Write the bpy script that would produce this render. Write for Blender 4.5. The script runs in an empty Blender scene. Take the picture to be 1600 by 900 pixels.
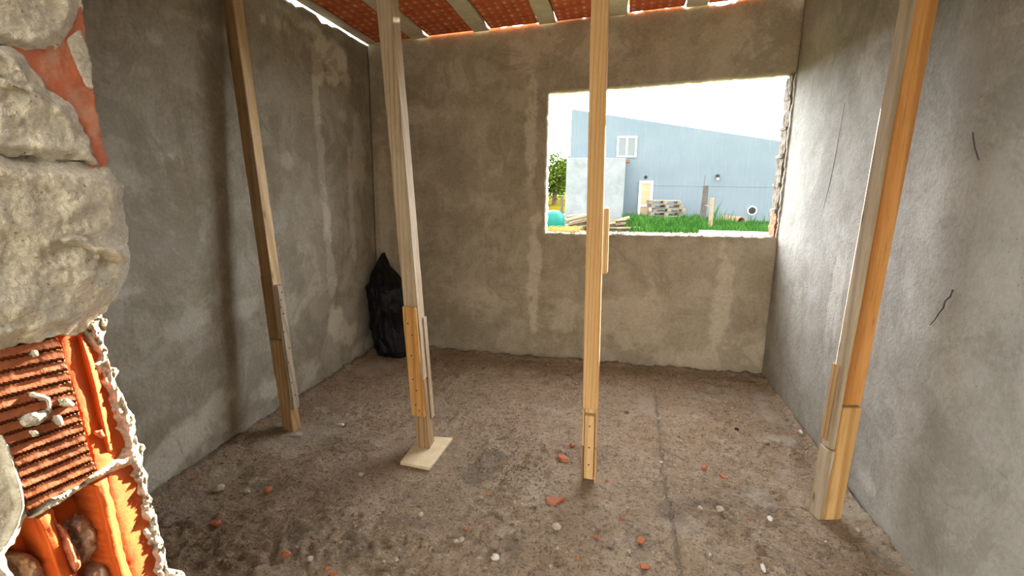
import bpy, bmesh, math, random
from mathutils import Vector, noise, Matrix
random.seed(7)
S = bpy.context.scene
COL = S.collection
V = Vector

# ------------------------------------------------------------------ camera
F, YAW, PITCH, ROLL, CH = 795.2946, -0.2015, 0.1992, 0.0142, 1.4183
XL, XR, D = -2.0317, 1.1558, 4.0436
HL, HR, SL = 2.5, 2.6979, 0.0243          # ceiling height at the back corners, fall towards the back
cy, sy = math.cos(YAW), math.sin(YAW)
FW = V((sy*math.cos(PITCH), cy*math.cos(PITCH), -math.sin(PITCH)))
_r = V((cy, -sy, 0)); _u = _r.cross(FW)
RT = _r*math.cos(ROLL) + _u*math.sin(ROLL)
UP = -_r*math.sin(ROLL) + _u*math.cos(ROLL)
CAM = V((0, 0, CH))
def ray(x, y): return FW*F + RT*(x-800) - UP*(y-450)
def onX(x, y, X): d = ray(x, y); return CAM + d*(X/d.x)
def onY(x, y, Y): d = ray(x, y); return CAM + d*(Y/d.y)
def onZ(x, y, Z): d = ray(x, y); return CAM + d*((Z-CH)/d.z)
cd = bpy.data.cameras.new('camera'); cam = bpy.data.objects.new('camera', cd); COL.objects.link(cam)
cd.sensor_fit = 'HORIZONTAL'; cd.sensor_width = 36; cd.lens = 36*F/1600; cd.clip_start = .02; cd.clip_end = 500
cam.matrix_world = Matrix(((RT.x, UP.x, -FW.x, 0), (RT.y, UP.y, -FW.y, 0), (RT.z, UP.z, -FW.z, CH), (0, 0, 0, 1)))
S.camera = cam
def ceil_z(x, y): return HL + (HR-HL)*(x-XL)/(XR-XL) + SL*(D-y)

# ------------------------------------------------------------------ helpers
def fbm(p, o=4, s=0.0):
    a, t, q = 1.0, 0.0, V((p[0]+s*7.3, p[1]-s*3.1, p[2]+s*1.7))
    for _ in range(o):
        t += a*noise.noise(q); q = q*2.03; a *= .5
    return t
def sstep(a, b, x):
    t = max(0., min(1., (x-a)/(b-a))); return t*t*(3-2*t)
def ploc(p): return p.matrix_basis.translation + (ploc(p.parent) if p.parent else V((0, 0, 0)))
def tag(o, label=None, cat=None, group=None, kind=None):
    if label: o['label'] = label
    if cat: o['category'] = cat
    if group: o['group'] = group
    if kind: o['kind'] = kind
    return o
def empty(name, loc, label, cat, group=None):
    o = bpy.data.objects.new(name, None); COL.objects.link(o); o.location = loc; o.empty_display_size = .1
    return tag(o, label, cat, group)
def link(name, bm, mat, parent=None, loc=None, smooth=False, recalc=True):
    """bm holds world coordinates; the object is placed at loc (or its parent's place)"""
    if recalc: bmesh.ops.recalc_face_normals(bm, faces=bm.faces)
    o0 = V(loc) if loc is not None else (ploc(parent) if parent else V((0, 0, 0)))
    for v in bm.verts: v.co -= o0
    me = bpy.data.meshes.new(name); bm.to_mesh(me); bm.free()
    if smooth:
        for p in me.polygons: p.use_smooth = True
    o = bpy.data.objects.new(name, me); COL.objects.link(o)
    if mat: me.materials.append(mat)
    if parent:
        o.parent = parent; o.location = o0 - ploc(parent)
    else: o.location = o0
    return o
def hexa(bm, c):
    """c: 8 corners, bottom 4 (ccw) then top 4"""
    v = [bm.verts.new(p) for p in c]
    for f in ((0,3,2,1),(4,5,6,7),(0,1,5,4),(1,2,6,5),(2,3,7,6),(3,0,4,7)): bm.faces.new([v[i] for i in f])
    return v
def box(bm, x0, x1, y0, y1, z0, z1):
    return hexa(bm, [(x0,y0,z0),(x1,y0,z0),(x1,y1,z0),(x0,y1,z0),(x0,y0,z1),(x1,y0,z1),(x1,y1,z1),(x0,y1,z1)])
def bevel(bm, w, seg=2):
    bmesh.ops.bevel(bm, geom=list(bm.edges), offset=w, segments=seg, affect='EDGES', profile=.6)
def tube(bm, pts, r, n=6):
    pts = [V(p) for p in pts]; rings = []
    for i, p in enumerate(pts):
        t = (pts[min(i+1, len(pts)-1)] - pts[max(i-1, 0)]).normalized()
        a = t.cross(V((0, 0, 1)) if abs(t.z) < .9 else V((1, 0, 0))).normalized(); b = t.cross(a)
        rr = r(i/(len(pts)-1)) if callable(r) else r
        rings.append([bm.verts.new(p + (a*math.cos(k*2*math.pi/n) + b*math.sin(k*2*math.pi/n))*rr) for k in range(n)])
    for A, B in zip(rings, rings[1:]):
        for k in range(n): bm.faces.new((A[k], A[(k+1) % n], B[(k+1) % n], B[k]))
    bm.faces.new(rings[0]); bm.faces.new(rings[-1][::-1])
def rock(r, seed, squash=(1, 1, 1), sub=2, amp=.35, sharp=False):
    bm = bmesh.new(); bmesh.ops.create_icosphere(bm, subdivisions=sub, radius=1)
    for v in bm.verts:
        d = v.co.copy(); k = 1 + amp*fbm(d*1.3, 3, seed)
        if sharp: k = max(.55, min(1.05, k))
        v.co = V((d.x*squash[0], d.y*squash[1], d.z*squash[2]))*r*k
    return bm

# ------------------------------------------------------------------ materials
class NT:
    def __init__(s, name, rough=.9):
        s.m = bpy.data.materials.new(name); s.m.use_nodes = True; s.t = s.m.node_tree; s.t.nodes.clear()
        s.out = s.n('ShaderNodeOutputMaterial'); s.b = s.n('ShaderNodeBsdfPrincipled'); s.l(s.b.outputs[0], s.out.inputs[0])
        s.b.inputs['Roughness'].default_value = rough; s.b.inputs['Specular IOR Level'].default_value = .25
        s.tc = s.n('ShaderNodeTexCoord')
    def n(s, t): return s.t.nodes.new(t)
    def l(s, a, b): s.t.links.new(a, b)
    def map(s, scale=(1, 1, 1), loc=(0, 0, 0), rot=(0, 0, 0), src=None):
        m = s.n('ShaderNodeMapping'); m.inputs['Scale'].default_value = scale; m.inputs['Location'].default_value = loc; m.inputs['Rotation'].default_value = rot
        s.l(src or s.tc.outputs['Object'], m.inputs[0]); return m.outputs[0]
    def noise(s, vec, sc, det=5, ro=.6, dist=0):
        k = s.n('ShaderNodeTexNoise'); s.l(vec, k.inputs['Vector'])
        for a, b in (('Scale', sc), ('Detail', det), ('Roughness', ro), ('Distortion', dist)): k.inputs[a].default_value = b
        return k.outputs['Fac']
    def voro(s, vec, sc, feat='F1', rnd=1):
        k = s.n('ShaderNodeTexVoronoi'); k.feature = feat; s.l(vec, k.inputs['Vector']); k.inputs['Scale'].default_value = sc; k.inputs['Randomness'].default_value = rnd
        return k.outputs['Distance']
    def ramp(s, f, stops, interp='LINEAR'):
        k = s.n('ShaderNodeValToRGB'); s.l(f, k.inputs[0]); e = k.color_ramp.elements; k.color_ramp.interpolation = interp
        while len(e) < len(stops): e.new(.5)
        for i, (p, c) in enumerate(stops):
            e[i].position = p; e[i].color = (c, c, c, 1) if not isinstance(c, tuple) else (*c, 1)
        return k.outputs[0]
    def mix(s, f, a, b, mode='MIX'):
        k = s.n('ShaderNodeMix'); k.data_type = 'RGBA'; k.blend_type = mode
        for v, i in ((f, 0), (a, 6), (b, 7)):
            if isinstance(v, (int, float)): k.inputs[i].default_value = v
            elif isinstance(v, tuple): k.inputs[i].default_value = (*v, 1)
            else: s.l(v, k.inputs[i])
        return k.outputs[2]
    def math(s, op, a, b=0., clamp=False):
        k = s.n('ShaderNodeMath'); k.operation = op; k.use_clamp = clamp
        for i, v in enumerate((a, b)):
            if isinstance(v, (int, float)): k.inputs[i].default_value = v
            else: s.l(v, k.inputs[i])
        return k.outputs[0]
    def attr(s, name):
        k = s.n('ShaderNodeAttribute'); k.attribute_name = name; return k.outputs['Fac']
    def col(s, c):
        if isinstance(c, tuple): s.b.inputs['Base Color'].default_value = (*c, 1)
        else: s.l(c, s.b.inputs['Base Color'])
    def bump(s, h, st=.5, dist=.01):
        k = s.n('ShaderNodeBump'); s.l(h, k.inputs['Height']); k.inputs['Strength'].default_value = st; k.inputs['Distance'].default_value = dist
        s.l(k.outputs[0], s.b.inputs['Normal'])

def mat_plaster(name, dark, mid, light, pale, seed=0, bump=.5):
    t = NT(name, .93); o = t.map(loc=(seed, seed*2, seed*.7))
    big = t.noise(o, 1.1, 6, .62, .4); med = t.noise(o, 5, 6, .65, .6); fine = t.noise(o, 60, 4, .6)
    trow = t.noise(t.map(scale=(1, 1, .45), loc=(seed+3, 1, 2)), 9, 5, .6, 1.2)
    c = t.mix(t.ramp(big, [(.4, 0.), (.6, 1.)]), dark, mid)
    c = t.mix(t.ramp(med, [(.46, 0.), (.72, .7)]), c, light)
    c = t.mix(t.math('MULTIPLY', t.ramp(trow, [(.38, 0.), (.5, 1.), (.62, 0.)]), .16), c, light)
    c = t.mix(t.attr('stain'), c, pale)
    c = t.mix(t.attr('dirt'), c, tuple(x*.45 for x in dark))
    c = t.mix(.22, c, t.ramp(fine, [(.3, .2), (.7, .8)]), 'OVERLAY')
    smear = t.noise(t.map(scale=(1, 1, .22), loc=(seed+8, 4, 2)), 6, 6, .68, .8)
    c = t.mix(t.ramp(smear, [(.5, 0.), (.7, .45)]), c, light)
    pat = t.noise(t.map(loc=(seed+2, 7, 1)), 2.3, 8, .72, .9)
    c = t.mix(t.ramp(pat, [(.52, 0.), (.56, .38)]), c, tuple(x*.78 for x in dark))
    c = t.mix(t.ramp(pat, [(.40, .4), (.44, 0.)]), c, light)
    pit = t.ramp(t.voro(o, 38), [(.05, 1.), (.11, 0.)])
    gate = t.ramp(t.noise(o, 6, 3), [(.50, 0.), (.56, .8)])
    fleck = t.math('MULTIPLY', t.ramp(t.voro(t.map(loc=(seed+5, 3, 8)), 30), [(.04, 1.), (.09, 0.)]), t.ramp(t.noise(t.map(loc=(4, seed, 2)), 5, 3), [(.55, 0.), (.6, .7)]))
    c = t.mix(fleck, c, pale)
    c = t.mix(t.math('MULTIPLY', pit, gate), c, tuple(x*.3 for x in dark))
    t.col(c)
    h = t.math('ADD', t.math('MULTIPLY', fine, .4), t.math('MULTIPLY', t.noise(o, 16, 6, .7, .5), 1.))
    t.bump(h, bump, .012); return t.m
def mat_simple(name, c0, c1, sc=8, rough=.85, bump=.3, fine=60, dist=.006):
    t = NT(name, rough); o = t.map()
    c = t.mix(t.ramp(t.noise(o, sc, 6, .65, .4), [(.32, 0.), (.68, 1.)]), c0, c1)
    t.col(c)
    if bump: t.bump(t.noise(o, fine, 5, .7), bump, dist)
    return t.m
def mat_wood(name, dark, mid, light, seed=0, ring=14, weather=None, wamt=0.5, rough=.8, horiz=False):
    t = NT(name, rough)
    inf = t.n('ShaderNodeObjectInfo')
    add = t.n('ShaderNodeVectorMath'); add.operation = 'ADD'
    mul = t.n('ShaderNodeVectorMath'); mul.operation = 'SCALE'; comb = t.n('ShaderNodeCombineXYZ')
    for i in range(3): t.l(inf.outputs['Random'], comb.inputs[i])
    t.l(comb.outputs[0], mul.inputs[0]); mul.inputs['Scale'].default_value = 9.0
    t.l(t.tc.outputs['Object'], add.inputs[0]); t.l(mul.outputs[0], add.inputs[1]); src = add.outputs[0]
    sc = (1, 1, .055) if not horiz else (.055, 1, 1)
    o = t.map(scale=sc, loc=(seed*1.3, seed*.7, seed), src=src)
    warp = t.noise(o, 7, 3, .5)
    g = t.n('ShaderNodeTexWave'); g.wave_type = 'BANDS'; g.bands_direction = 'X' ; t.l(t.map(scale=sc, rot=(0, 0, .6), loc=(seed, 0, 0), src=src), g.inputs['Vector'])
    g.inputs['Scale'].default_value = ring; g.inputs['Distortion'].default_value = 9; g.inputs['Detail'].default_value = 3; g.inputs['Detail Scale'].default_value = .55
    fib = t.noise(o, 90, 4, .7)
    c = t.mix(t.ramp(t.math('ADD', t.math('MULTIPLY', warp, .6), t.math('MULTIPLY', t.noise(t.map(scale=(1, 1, .3), src=src), 11, 6, .7), .4)), [(.4, 0.), (.6, 1.)]), mid, light)
    c = t.mix(t.math('MULTIPLY', t.ramp(g.outputs['Fac'], [(.55, 0.), (.98, 1.)]), .48), c, dark)
    c = t.mix(t.math('MULTIPLY', t.ramp(fib, [(.5, 0.), (.75, 1.)]), .5), c, dark)
    kn = t.voro(t.map(scale=(1, 1, .35) if not horiz else (.35, 1, 1), src=src), 9)
    c = t.mix(t.ramp(kn, [(.05, .75), (.11, 0.)]), c, tuple(x*.35 for x in dark))
    if weather:
        w = t.noise(t.map(scale=(1, 1, .25), src=src), 9, 5, .7)
        c = t.mix(t.ramp(w, [(.5-.25*wamt, 0.), (.62, wamt)]), c, weather)
    t.col(c); t.bump(t.math('ADD', fib, t.math('MULTIPLY', g.outputs['Fac'], .4)), .45, .004)
    return t.m

PAL = dict(
 wall_l=mat_plaster('plaster_left', (.19,.16,.11), (.27,.24,.185), (.33,.31,.255), (.48,.44,.36), 1),
 wall_b=mat_plaster('plaster_back', (.255,.213,.15), (.34,.292,.215), (.415,.367,.28), (.56,.50,.39), 5),
 wall_r=mat_plaster('plaster_right', (.235,.218,.182), (.288,.273,.238), (.345,.33,.295), (.48,.455,.395), 9, .7),
 mortar=None)
PAL['jamb'] = mat_simple('jamb_mortar_shaded', (.13,.105,.08), (.24,.20,.155), 20, .95, .6)  # mortar darkened in colour to stand for the jamb's shaded side
t = NT('mortar', .95); o = t.map()
c = t.mix(t.ramp(t.noise(o, 9, 6, .65, .5), [(.3, 0.), (.7, 1.)]), (.43,.375,.285), (.62,.56,.45))
c = t.mix(.3, c, t.ramp(t.noise(o, 160, 3, .6), [(.3, .2), (.7, .8)]), 'OVERLAY')
c = t.mix(t.ramp(t.voro(o, 60), [(.06, .8), (.12, 0.)]), c, (.14,.12,.09))
t.col(c)
t.bump(t.math('ADD', t.noise(t.map(scale=(1, .6, 1.6)), 26, 7, .72, .9), t.math('MULTIPLY', t.noise(o, 170, 3), .35)), .8, .014); PAL['mortar'] = t.m
def mat_clay(name, a, b, dust, amt):
    t = NT(name, .8); o = t.map()
    c = t.mix(t.ramp(t.noise(o, 14, 6, .6, .4), [(.3, 0.), (.7, 1.)]), a, b)
    c = t.mix(t.ramp(t.noise(o, 22, 6, .7, .6), [(.62-.2*amt, 0.), (.72, amt)]), c, dust)
    t.col(c); t.bump(t.noise(o, 120, 5, .7), .35, .004); return t.m
PAL['clay'] = mat_clay('fired_clay', (.38,.055,.006), (.50,.092,.011), (.5,.28,.13), .22)
PAL['clay_face'] = mat_clay('fired_clay_face', (.17,.042,.013), (.25,.068,.022), (.33,.23,.15), .25)
PAL['clay_pale'] = mat_clay('fired_clay_dusty', (.33,.085,.036), (.43,.13,.06), (.46,.33,.24), .6)
PAL['rubble'] = mat_simple('rubble_filling', (.30,.165,.10), (.56,.37,.25), 30, .95, .8, 60, .01)
PAL['concrete'] = mat_simple('joist_concrete', (.46,.41,.30), (.62,.57,.44), 12, .9, .5)

# floor
t = NT('earth_floor', .95); o = t.map()
c = t.mix(t.ramp(t.noise(o, .9, 5, .6, .3), [(.35, 0.), (.65, 1.)]), (.31,.218,.138), (.44,.322,.212))
c = t.mix(t.ramp(t.noise(o, 4.5, 7, .7, .7), [(.45, 0.), (.7, .75)]), c, (.52,.405,.295))
c = t.mix(t.ramp(t.noise(o, 22, 6, .75, .5), [(.52, 0.), (.66, .85)]), c, (.13,.092,.062))
c = t.mix(t.ramp(t.noise(o, 70, 5, .75), [(.53, 0.), (.64, .85)]), c, (.11,.08,.055))
c = t.mix(t.ramp(t.noise(t.map(loc=(3, 9, 1)), 55, 5, .75), [(.57, 0.), (.66, .7)]), c, (.62,.51,.40))
c = t.mix(t.attr('stain'), c, (.50,.44,.36))
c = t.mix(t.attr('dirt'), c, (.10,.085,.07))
c = t.mix(t.ramp(t.voro(o, 34), [(.04, .7), (.08, 0.)]), c, (.50,.43,.35))
t.col(c)
h = t.math('ADD', t.noise(o, 18, 8, .75, .6), t.math('MULTIPLY', t.noise(o, 70, 5, .7), .6))
t.bump(h, 1., .032); PAL['floor'] = t.m

# ceiling clay blocks: grooved undersides with rows of pale dashes
t = NT('ceiling_clay', .85); o = t.map()
w = t.n('ShaderNodeTexWave'); w.bands_direction = 'X'; t.l(t.map(), w.inputs['Vector']); w.inputs['Scale'].default_value = 5.2; w.inputs['Distortion'].default_value = .25
w2 = t.n('ShaderNodeTexWave'); w2.bands_direction = 'Y'; t.l(t.map(), w2.inputs['Vector']); w2.inputs['Scale'].default_value = 4.2; w2.inputs['Distortion'].default_value = .4
dash = t.math('MULTIPLY', t.ramp(w.outputs['Fac'], [(.62, 0.), (.85, 1.)]), t.ramp(w2.outputs['Fac'], [(.35, 0.), (.6, 1.)]))
dash = t.math('MULTIPLY', dash, t.ramp(t.noise(o, 8, 4), [(.38, .15), (.6, .85)]))
c = t.mix(t.ramp(t.noise(o, 7, 5), [(.3, 0.), (.7, 1.)]), (.40,.080,.028), (.56,.14,.055))
c = t.mix(dash, c, (.66,.40,.26)); t.col(c)
t.bump(w.outputs['Fac'], .7, .006); PAL['ceil'] = t.m

PAL['w1'] = mat_wood('wood_brown', (.055,.025,.009), (.155,.078,.030), (.27,.15,.065), 1, ring=5, weather=(.34,.225,.12), wamt=.5)
PAL['w1b'] = mat_wood('wood_brown_tan', (.18,.09,.03), (.33,.19,.08), (.46,.30,.15), 2)
PAL['w1t'] = mat_wood('wood_sawn_tan_lit', (.26,.15,.06), (.47,.32,.165), (.60,.45,.27), 21, ring=5)  # sawn tan, with window light on the post's right face put into the colour
PAL['w1g'] = mat_wood('wood_grey_splice', (.17,.12,.075), (.30,.235,.165), (.42,.35,.26), 3)
PAL['w2'] = mat_wood('wood_weathered', (.15,.095,.05), (.34,.24,.14), (.47,.36,.235), 4, weather=(.50,.41,.29), wamt=.5)
PAL['w2b'] = mat_wood('wood_golden_splice', (.26,.10,.022), (.50,.25,.07), (.66,.40,.15), 5, ring=9)
PAL['w2c'] = mat_wood('wood_muddy', (.11,.055,.02), (.25,.14,.06), (.36,.23,.12), 6)
PAL['w3'] = mat_wood('wood_pine', (.34,.17,.06), (.52,.31,.13), (.62,.41,.20), 7, ring=22)
PAL['w3b'] = mat_wood('wood_pine_pale', (.36,.19,.07), (.55,.34,.15), (.67,.46,.24), 8, ring=10)
PAL['w4'] = mat_wood('wood_orange', (.19,.06,.011), (.42,.17,.042), (.56,.27,.085), 9, ring=6)
PAL['w4b'] = mat_wood('wood_orange_pale', (.26,.12,.035), (.50,.29,.11), (.62,.40,.18), 10, ring=9)
PAL['w4g'] = mat_wood('wood_sawn_grey', (.18,.12,.065), (.33,.25,.16), (.45,.37,.26), 11, ring=5)
PAL['ply'] = mat_simple('plywood', (.55,.43,.26), (.68,.56,.37), 14, .8, .2)
t = NT('black_plastic', .42); t.col((.006, .006, .0065)); t.b.inputs['Specular IOR Level'].default_value = .22
t.bump(t.noise(t.map(), 22, 6, .6, 1.5), .5, .02); PAL['bag'] = t.m
PAL['steel'] = mat_simple('rusty_wire', (.03,.025,.02), (.07,.055,.045), 60, .6, 0)
PAL['stone'] = mat_simple('pale_pebble', (.30,.255,.20), (.42,.37,.305), 30)
PAL['stoned'] = mat_simple('brown_pebble', (.16,.12,.09), (.27,.21,.16), 30)
PAL['white'] = mat_simple('white_fragment', (.48,.44,.38), (.62,.58,.52), 30)
PAL['black'] = mat_simple('black_lump', (.01,.009,.008), (.03,.025,.02), 30)
PAL['shard'] = mat_clay('clay_shard', (.32,.095,.042), (.42,.15,.075), (.6,.42,.32), .4)
# outside
t = NT('house_render', .9); o = t.map()
c = t.mix(t.ramp(t.noise(o, .7, 6, .6), [(.3, 0.), (.7, 1.)]), (.132,.176,.218), (.156,.202,.246))
c = t.mix(t.ramp(t.noise(t.map(scale=(6, 1, .5)), 2, 5, .6), [(.5, 0.), (.75, .3)]), c, (.21,.265,.31))
t.col(c); t.bump(t.noise(o, 9, 5), .2, .02); PAL['house'] = t.m
PAL['annex'] = mat_simple('annex_render', (.175,.20,.23), (.25,.28,.31), 2.2, .9, .3, 10, .02)
PAL['alu'] = mat_simple('white_aluminium', (.66,.68,.70), (.72,.74,.76), 3, .4, 0)
t = NT('dark_glass', .08); t.col((.10, .13, .14)); t.b.inputs['Specular IOR Level'].default_value = .6; PAL['glass'] = t.m
PAL['glass2'] = mat_simple('door_glass', (.30,.24,.15), (.42,.34,.22), 1.5, .12, 0)
PAL['hole'] = mat_simple('dark_hole', (.015,.02,.022), (.03,.035,.04), 5, .8, 0)
PAL['trimw'] = mat_simple('white_trim', (.6,.6,.58), (.7,.7,.68), 9, .7, 0)
PAL['rust'] = mat_simple('rust_brown', (.16,.075,.05), (.24,.12,.08), 9, .8, 0)
PAL['pallet'] = mat_simple('pallet_wood', (.14,.12,.10), (.26,.235,.20), 4, .9, .2)
PAL['pole'] = mat_simple('grey_pole_wood', (.06,.055,.05), (.11,.10,.09), 5, .9, .2)
PAL['polep'] = mat_simple('pale_pole_wood', (.18,.14,.095), (.27,.22,.16), 5, .9, .2)
PAL['logs'] = mat_simple('scrap_wood', (.055,.04,.028), (.20,.155,.11), 3, .9, .3)
PAL['teal'] = mat_simple('teal_plastic', (.0,.11,.10), (.0,.16,.135), 2, .5, 0)
PAL['pipe'] = mat_simple('clay_pipe', (.22,.14,.10), (.32,.22,.17), 5, .8, 0)
PAL['slab'] = mat_simple('pale_concrete', (.50,.48,.44), (.66,.64,.60), 2, .9, .2)
PAL['grass'] = mat_simple('green_grass', (.022,.085,.016), (.055,.145,.03), 1.3, .7, 0)
PAL['straw'] = mat_simple('dry_straw', (.50,.40,.16), (.66,.55,.26), 20, .8, 0)
PAL['leaf'] = mat_simple('tree_leaves', (.04,.075,.010), (.11,.155,.025), .9, .6, 0)
PAL['bark'] = mat_simple('tree_bark', (.07,.05,.035), (.13,.10,.07), 4, .9, .3)
t = NT('yard_ground', .95); o = t.map()
c = t.mix(t.ramp(t.noise(o, .5, 6, .6), [(.4, 0.), (.6, 1.)]), (.04,.075,.02), (.11,.095,.06)); t.col(c); PAL['ground'] = t.m
PAL['field'] = mat_simple('dry_field', (.048,.040,.004), (.07,.058,.006), .4, .95, 0)

for k in ('field', 'ground', 'grass', 'leaf', 'straw'):
    PAL[k].node_tree.nodes['Principled BSDF'].inputs['Specular IOR Level'].default_value = 0

# ------------------------------------------------------------------ gridded plaster surfaces
def blobs(px_list, conv):
    """(x, y, rx, ry, strength) in photo pixels -> spots on the wall plane"""
    out = []
    for (x, y, rx, ry, s) in px_list:
        c = conv(x, y); e = conv(x+rx, y); g = conv(x, y+ry)
        out.append((c, max((e-c).length, .01), max(abs((g-c).z), (g-c).length if abs((g-c).z) < 1e-4 else 0, .01), s))
    return out
def spot(p, B, axis, seed):
    r = 0
    for (c, ru, rv, s) in B:
        du = (p[axis[0]]-c[axis[0]])/ru; dv = (p[axis[1]]-c[axis[1]])/rv
        if du*du+dv*dv > 9: continue
        n = fbm(V(p)*9, 4, seed)*.55
        r = max(r, s*sstep(1.15, .75, math.sqrt(du*du+dv*dv)+n))
    return r
def paint(o, stain, dirt=None):
    me = o.data; W = o.location
    for nm, fn in (('stain', stain), ('dirt', dirt)):
        a = me.attributes.new(nm, 'FLOAT', 'POINT')
        a.data.foreach_set('value', [fn(v.co+W) if fn else 0. for v in me.vertices])
def lin(a, b, n): return [a+(b-a)*i/n for i in range(n+1)]

def ragged_top(u, seed, amt):
    n = fbm(V((u*7, seed, 0)), 4, seed)
    return amt*max(0, .35+n)

# back wall, with the ragged window hole that runs up to the right wall
WX0, WX1 = -.571, XR
SZ0, SZ1, TZ0, TZ1 = 1.043, 1.066, 2.118, 2.212
TH = .18
us = lin(XL, WX0, 96)[:-1] + lin(WX0, WX1, 120); iu = 96
vs = lin(0, 1, 72)[:-1] + lin(1, 2, 76)[:-1] + lin(2, 3, 30); iv0, iv1 = 72, 148
def back_pt(i, j, y):
    u = us[i]; v = vs[j]; w = (u-WX0)/(WX1-WX0); w = max(0, min(1, w))
    sz = SZ0+(SZ1-SZ0)*w; tz = TZ0+(TZ1-TZ0)*w
    gap = .05*max(0, fbm(V((u*8, 3, 0)), 3, 2)-.2)
    H = ceil_z(u, D)+(.019-gap if u > XL+.42 else .05)
    z = v*sz if v <= 1 else (sz+(v-1)*(tz-sz) if v <= 2 else tz+(v-2)*(H-tz))
    x = u; f = 1. if y > D+.01 else 1.
    if iu <= i and iv0 <= j <= iv1:
        if j == iv0: z += .009*fbm(V((u*26, y*6, 1)), 4, 1)
        if j == iv1: z += .006*fbm(V((u*20, y*6, 5)), 4, 2)
        if i == iu: x += .010*fbm(V((z*24, y*6, 9)), 4, 3)
    yy = y
    if y < D+.01 and 0 < i < len(us)-1: yy += .006*fbm(V((x*1.6, 0, z*1.6)), 4, 4)
    return (x, yy, z)
bm = bmesh.new(); NU, NV = len(us), len(vs)
grid = {}
for L, y in ((0, D), (1, D+TH)):
    for i in range(NU):
        for j in range(NV): grid[L, i, j] = None
def gv(L, i, j):
    if grid[L, i, j] is None: grid[L, i, j] = bm.verts.new(back_pt(i, j, D if L == 0 else D+TH))
    return grid[L, i, j]
hole = lambda i, j: i >= iu and iv0 <= j < iv1
for i in range(NU-1):
    for j in range(NV-1):
        if hole(i, j): continue
        for L in (0, 1): bm.faces.new([gv(L, i, j), gv(L, i+1, j), gv(L, i+1, j+1), gv(L, i, j+1)])
for i in range(iu, NU-1):
    for j in (iv0, iv1): bm.faces.new([gv(0, i, j), gv(0, i+1, j), gv(1, i+1, j), gv(1, i, j)])
for j in range(iv0, iv1): bm.faces.new([gv(0, iu, j), gv(0, iu, j+1), gv(1, iu, j+1), gv(1, iu, j)])
for i in range(NU-1):
    for j in (0, NV-1): bm.faces.new([gv(0, i, j), gv(0, i+1, j), gv(1, i+1, j), gv(1, i, j)])
for j in range(NV-1):
    for i in (0, NU-1):
        if i == NU-1 and iv0 <= j < iv1: continue
        bm.faces.new([gv(0, i, j), gv(0, i, j+1), gv(1, i, j+1), gv(1, i, j)])
wall_back = link('wall_back', bm, PAL['wall_b'], smooth=True)
tag(wall_back, 'grey plastered back wall with the large unframed window hole', 'wall', kind='structure')
Bb = blobs([(830,200,9,110,.5),(835,420,10,90,.6),(1128,470,16,80,.5),(960,500,70,30,.35),(1000,500,40,50,.35),(1160,540,60,25,.35),
            (650,180,50,14,.3),(880,490,30,25,.35),(600,330,8,120,.3),(770,300,40,40,.2),(905,70,90,25,.35),(820,90,30,30,.4),(760,470,40,20,.25),
            (1100,565,90,16,.3),(720,120,60,30,.25),(1150,60,50,40,.3)], lambda x, y: onY(x, y, D))
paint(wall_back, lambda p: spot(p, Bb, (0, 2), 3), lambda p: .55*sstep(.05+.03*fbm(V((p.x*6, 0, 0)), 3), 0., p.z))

# side walls
def side_wall(name, X, y0, y1, ny, nz, mat, out, seed, top):
    ys = lin(y0, y1, ny); bm = bmesh.new(); G = {}
    for L, xo in ((0, 0), (1, out*.14)):
        for i, y in enumerate(ys):
            for j in range(nz+1):
                H = top(y); z = H*j/nz
                d = .007*fbm(V((0, y*1.6, z*1.6)), 4, seed) if L == 0 else 0
                if i in (0, ny): d = 0
                G[L, i, j] = bm.verts.new((X+xo+d, y, z))
    for i in range(ny):
        for j in range(nz):
            for L in (0, 1): bm.faces.new([G[L, i, j], G[L, i+1, j], G[L, i+1, j+1], G[L, i, j+1]])
        for j in (0, nz): bm.faces.new([G[0, i, j], G[0, i+1, j], G[1, i+1, j], G[1, i, j]])
    for j in range(nz):
        for i in (0, ny): bm.faces.new([G[0, i, j], G[0, i, j+1], G[1, i, j+1], G[1, i, j]])
    return link(name, bm, mat, smooth=True)
def top_left(y):
    base = ceil_z(XL, y)-.004
    if .8 < y < 3.97: base -= .004 + .042*max(0, fbm(V((y*5.2, 7, 0)), 4, 3)+.22)*sstep(3.97, 3.3, y)
    return base
wall_left = side_wall('wall_left', XL, -.6, D, 300, 110, PAL['wall_l'], -1, 6, top_left)
tag(wall_left, 'dark grey plastered left wall with pale patches and a ragged top', 'wall', kind='structure')
Bl = blobs([(515,85,26,24,.75),(520,120,10,18,.65),(497,105,10,30,.7),(480,40,22,10,.5),(432,35,5,10,.6),(410,30,4,9,.6),(448,40,4,12,.5),(540,125,7,9,.5),(455,20,20,10,.5),
            (495,160,6,60,.5),(503,260,6,70,.55),(512,360,6,60,.6),(518,430,7,50,.65),(525,500,10,40,.6),(545,520,16,18,.55),(570,540,18,12,.5),
            (500,440,30,60,.25),(470,590,30,25,.35),(420,610,25,20,.4),(290,690,60,30,.45),(340,640,30,25,.4),(250,740,40,20,.45),(550,330,4,90,.35),
            (350,60,40,6,.3),(240,60,10,8,.35),(320,40,50,10,.3),(260,245,25,4,.35),(200,455,25,8,.3),(300,500,40,20,.25),(380,480,30,15,.3),(185,300,30,40,.2),
            (560,250,10,60,.3),(590,150,5,70,.4),(450,250,10,14,.25),(535,180,6,10,.4),(460,480,20,30,.25)], lambda x, y: onX(x, y, XL))
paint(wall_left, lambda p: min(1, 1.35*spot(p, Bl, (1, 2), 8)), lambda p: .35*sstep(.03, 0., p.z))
wall_right = side_wall('wall_right', XR, -1.6, D+TH, 330, 110, PAL['wall_r'], 1, 11, lambda y: ceil_z(XR, y)-.004)
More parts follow.
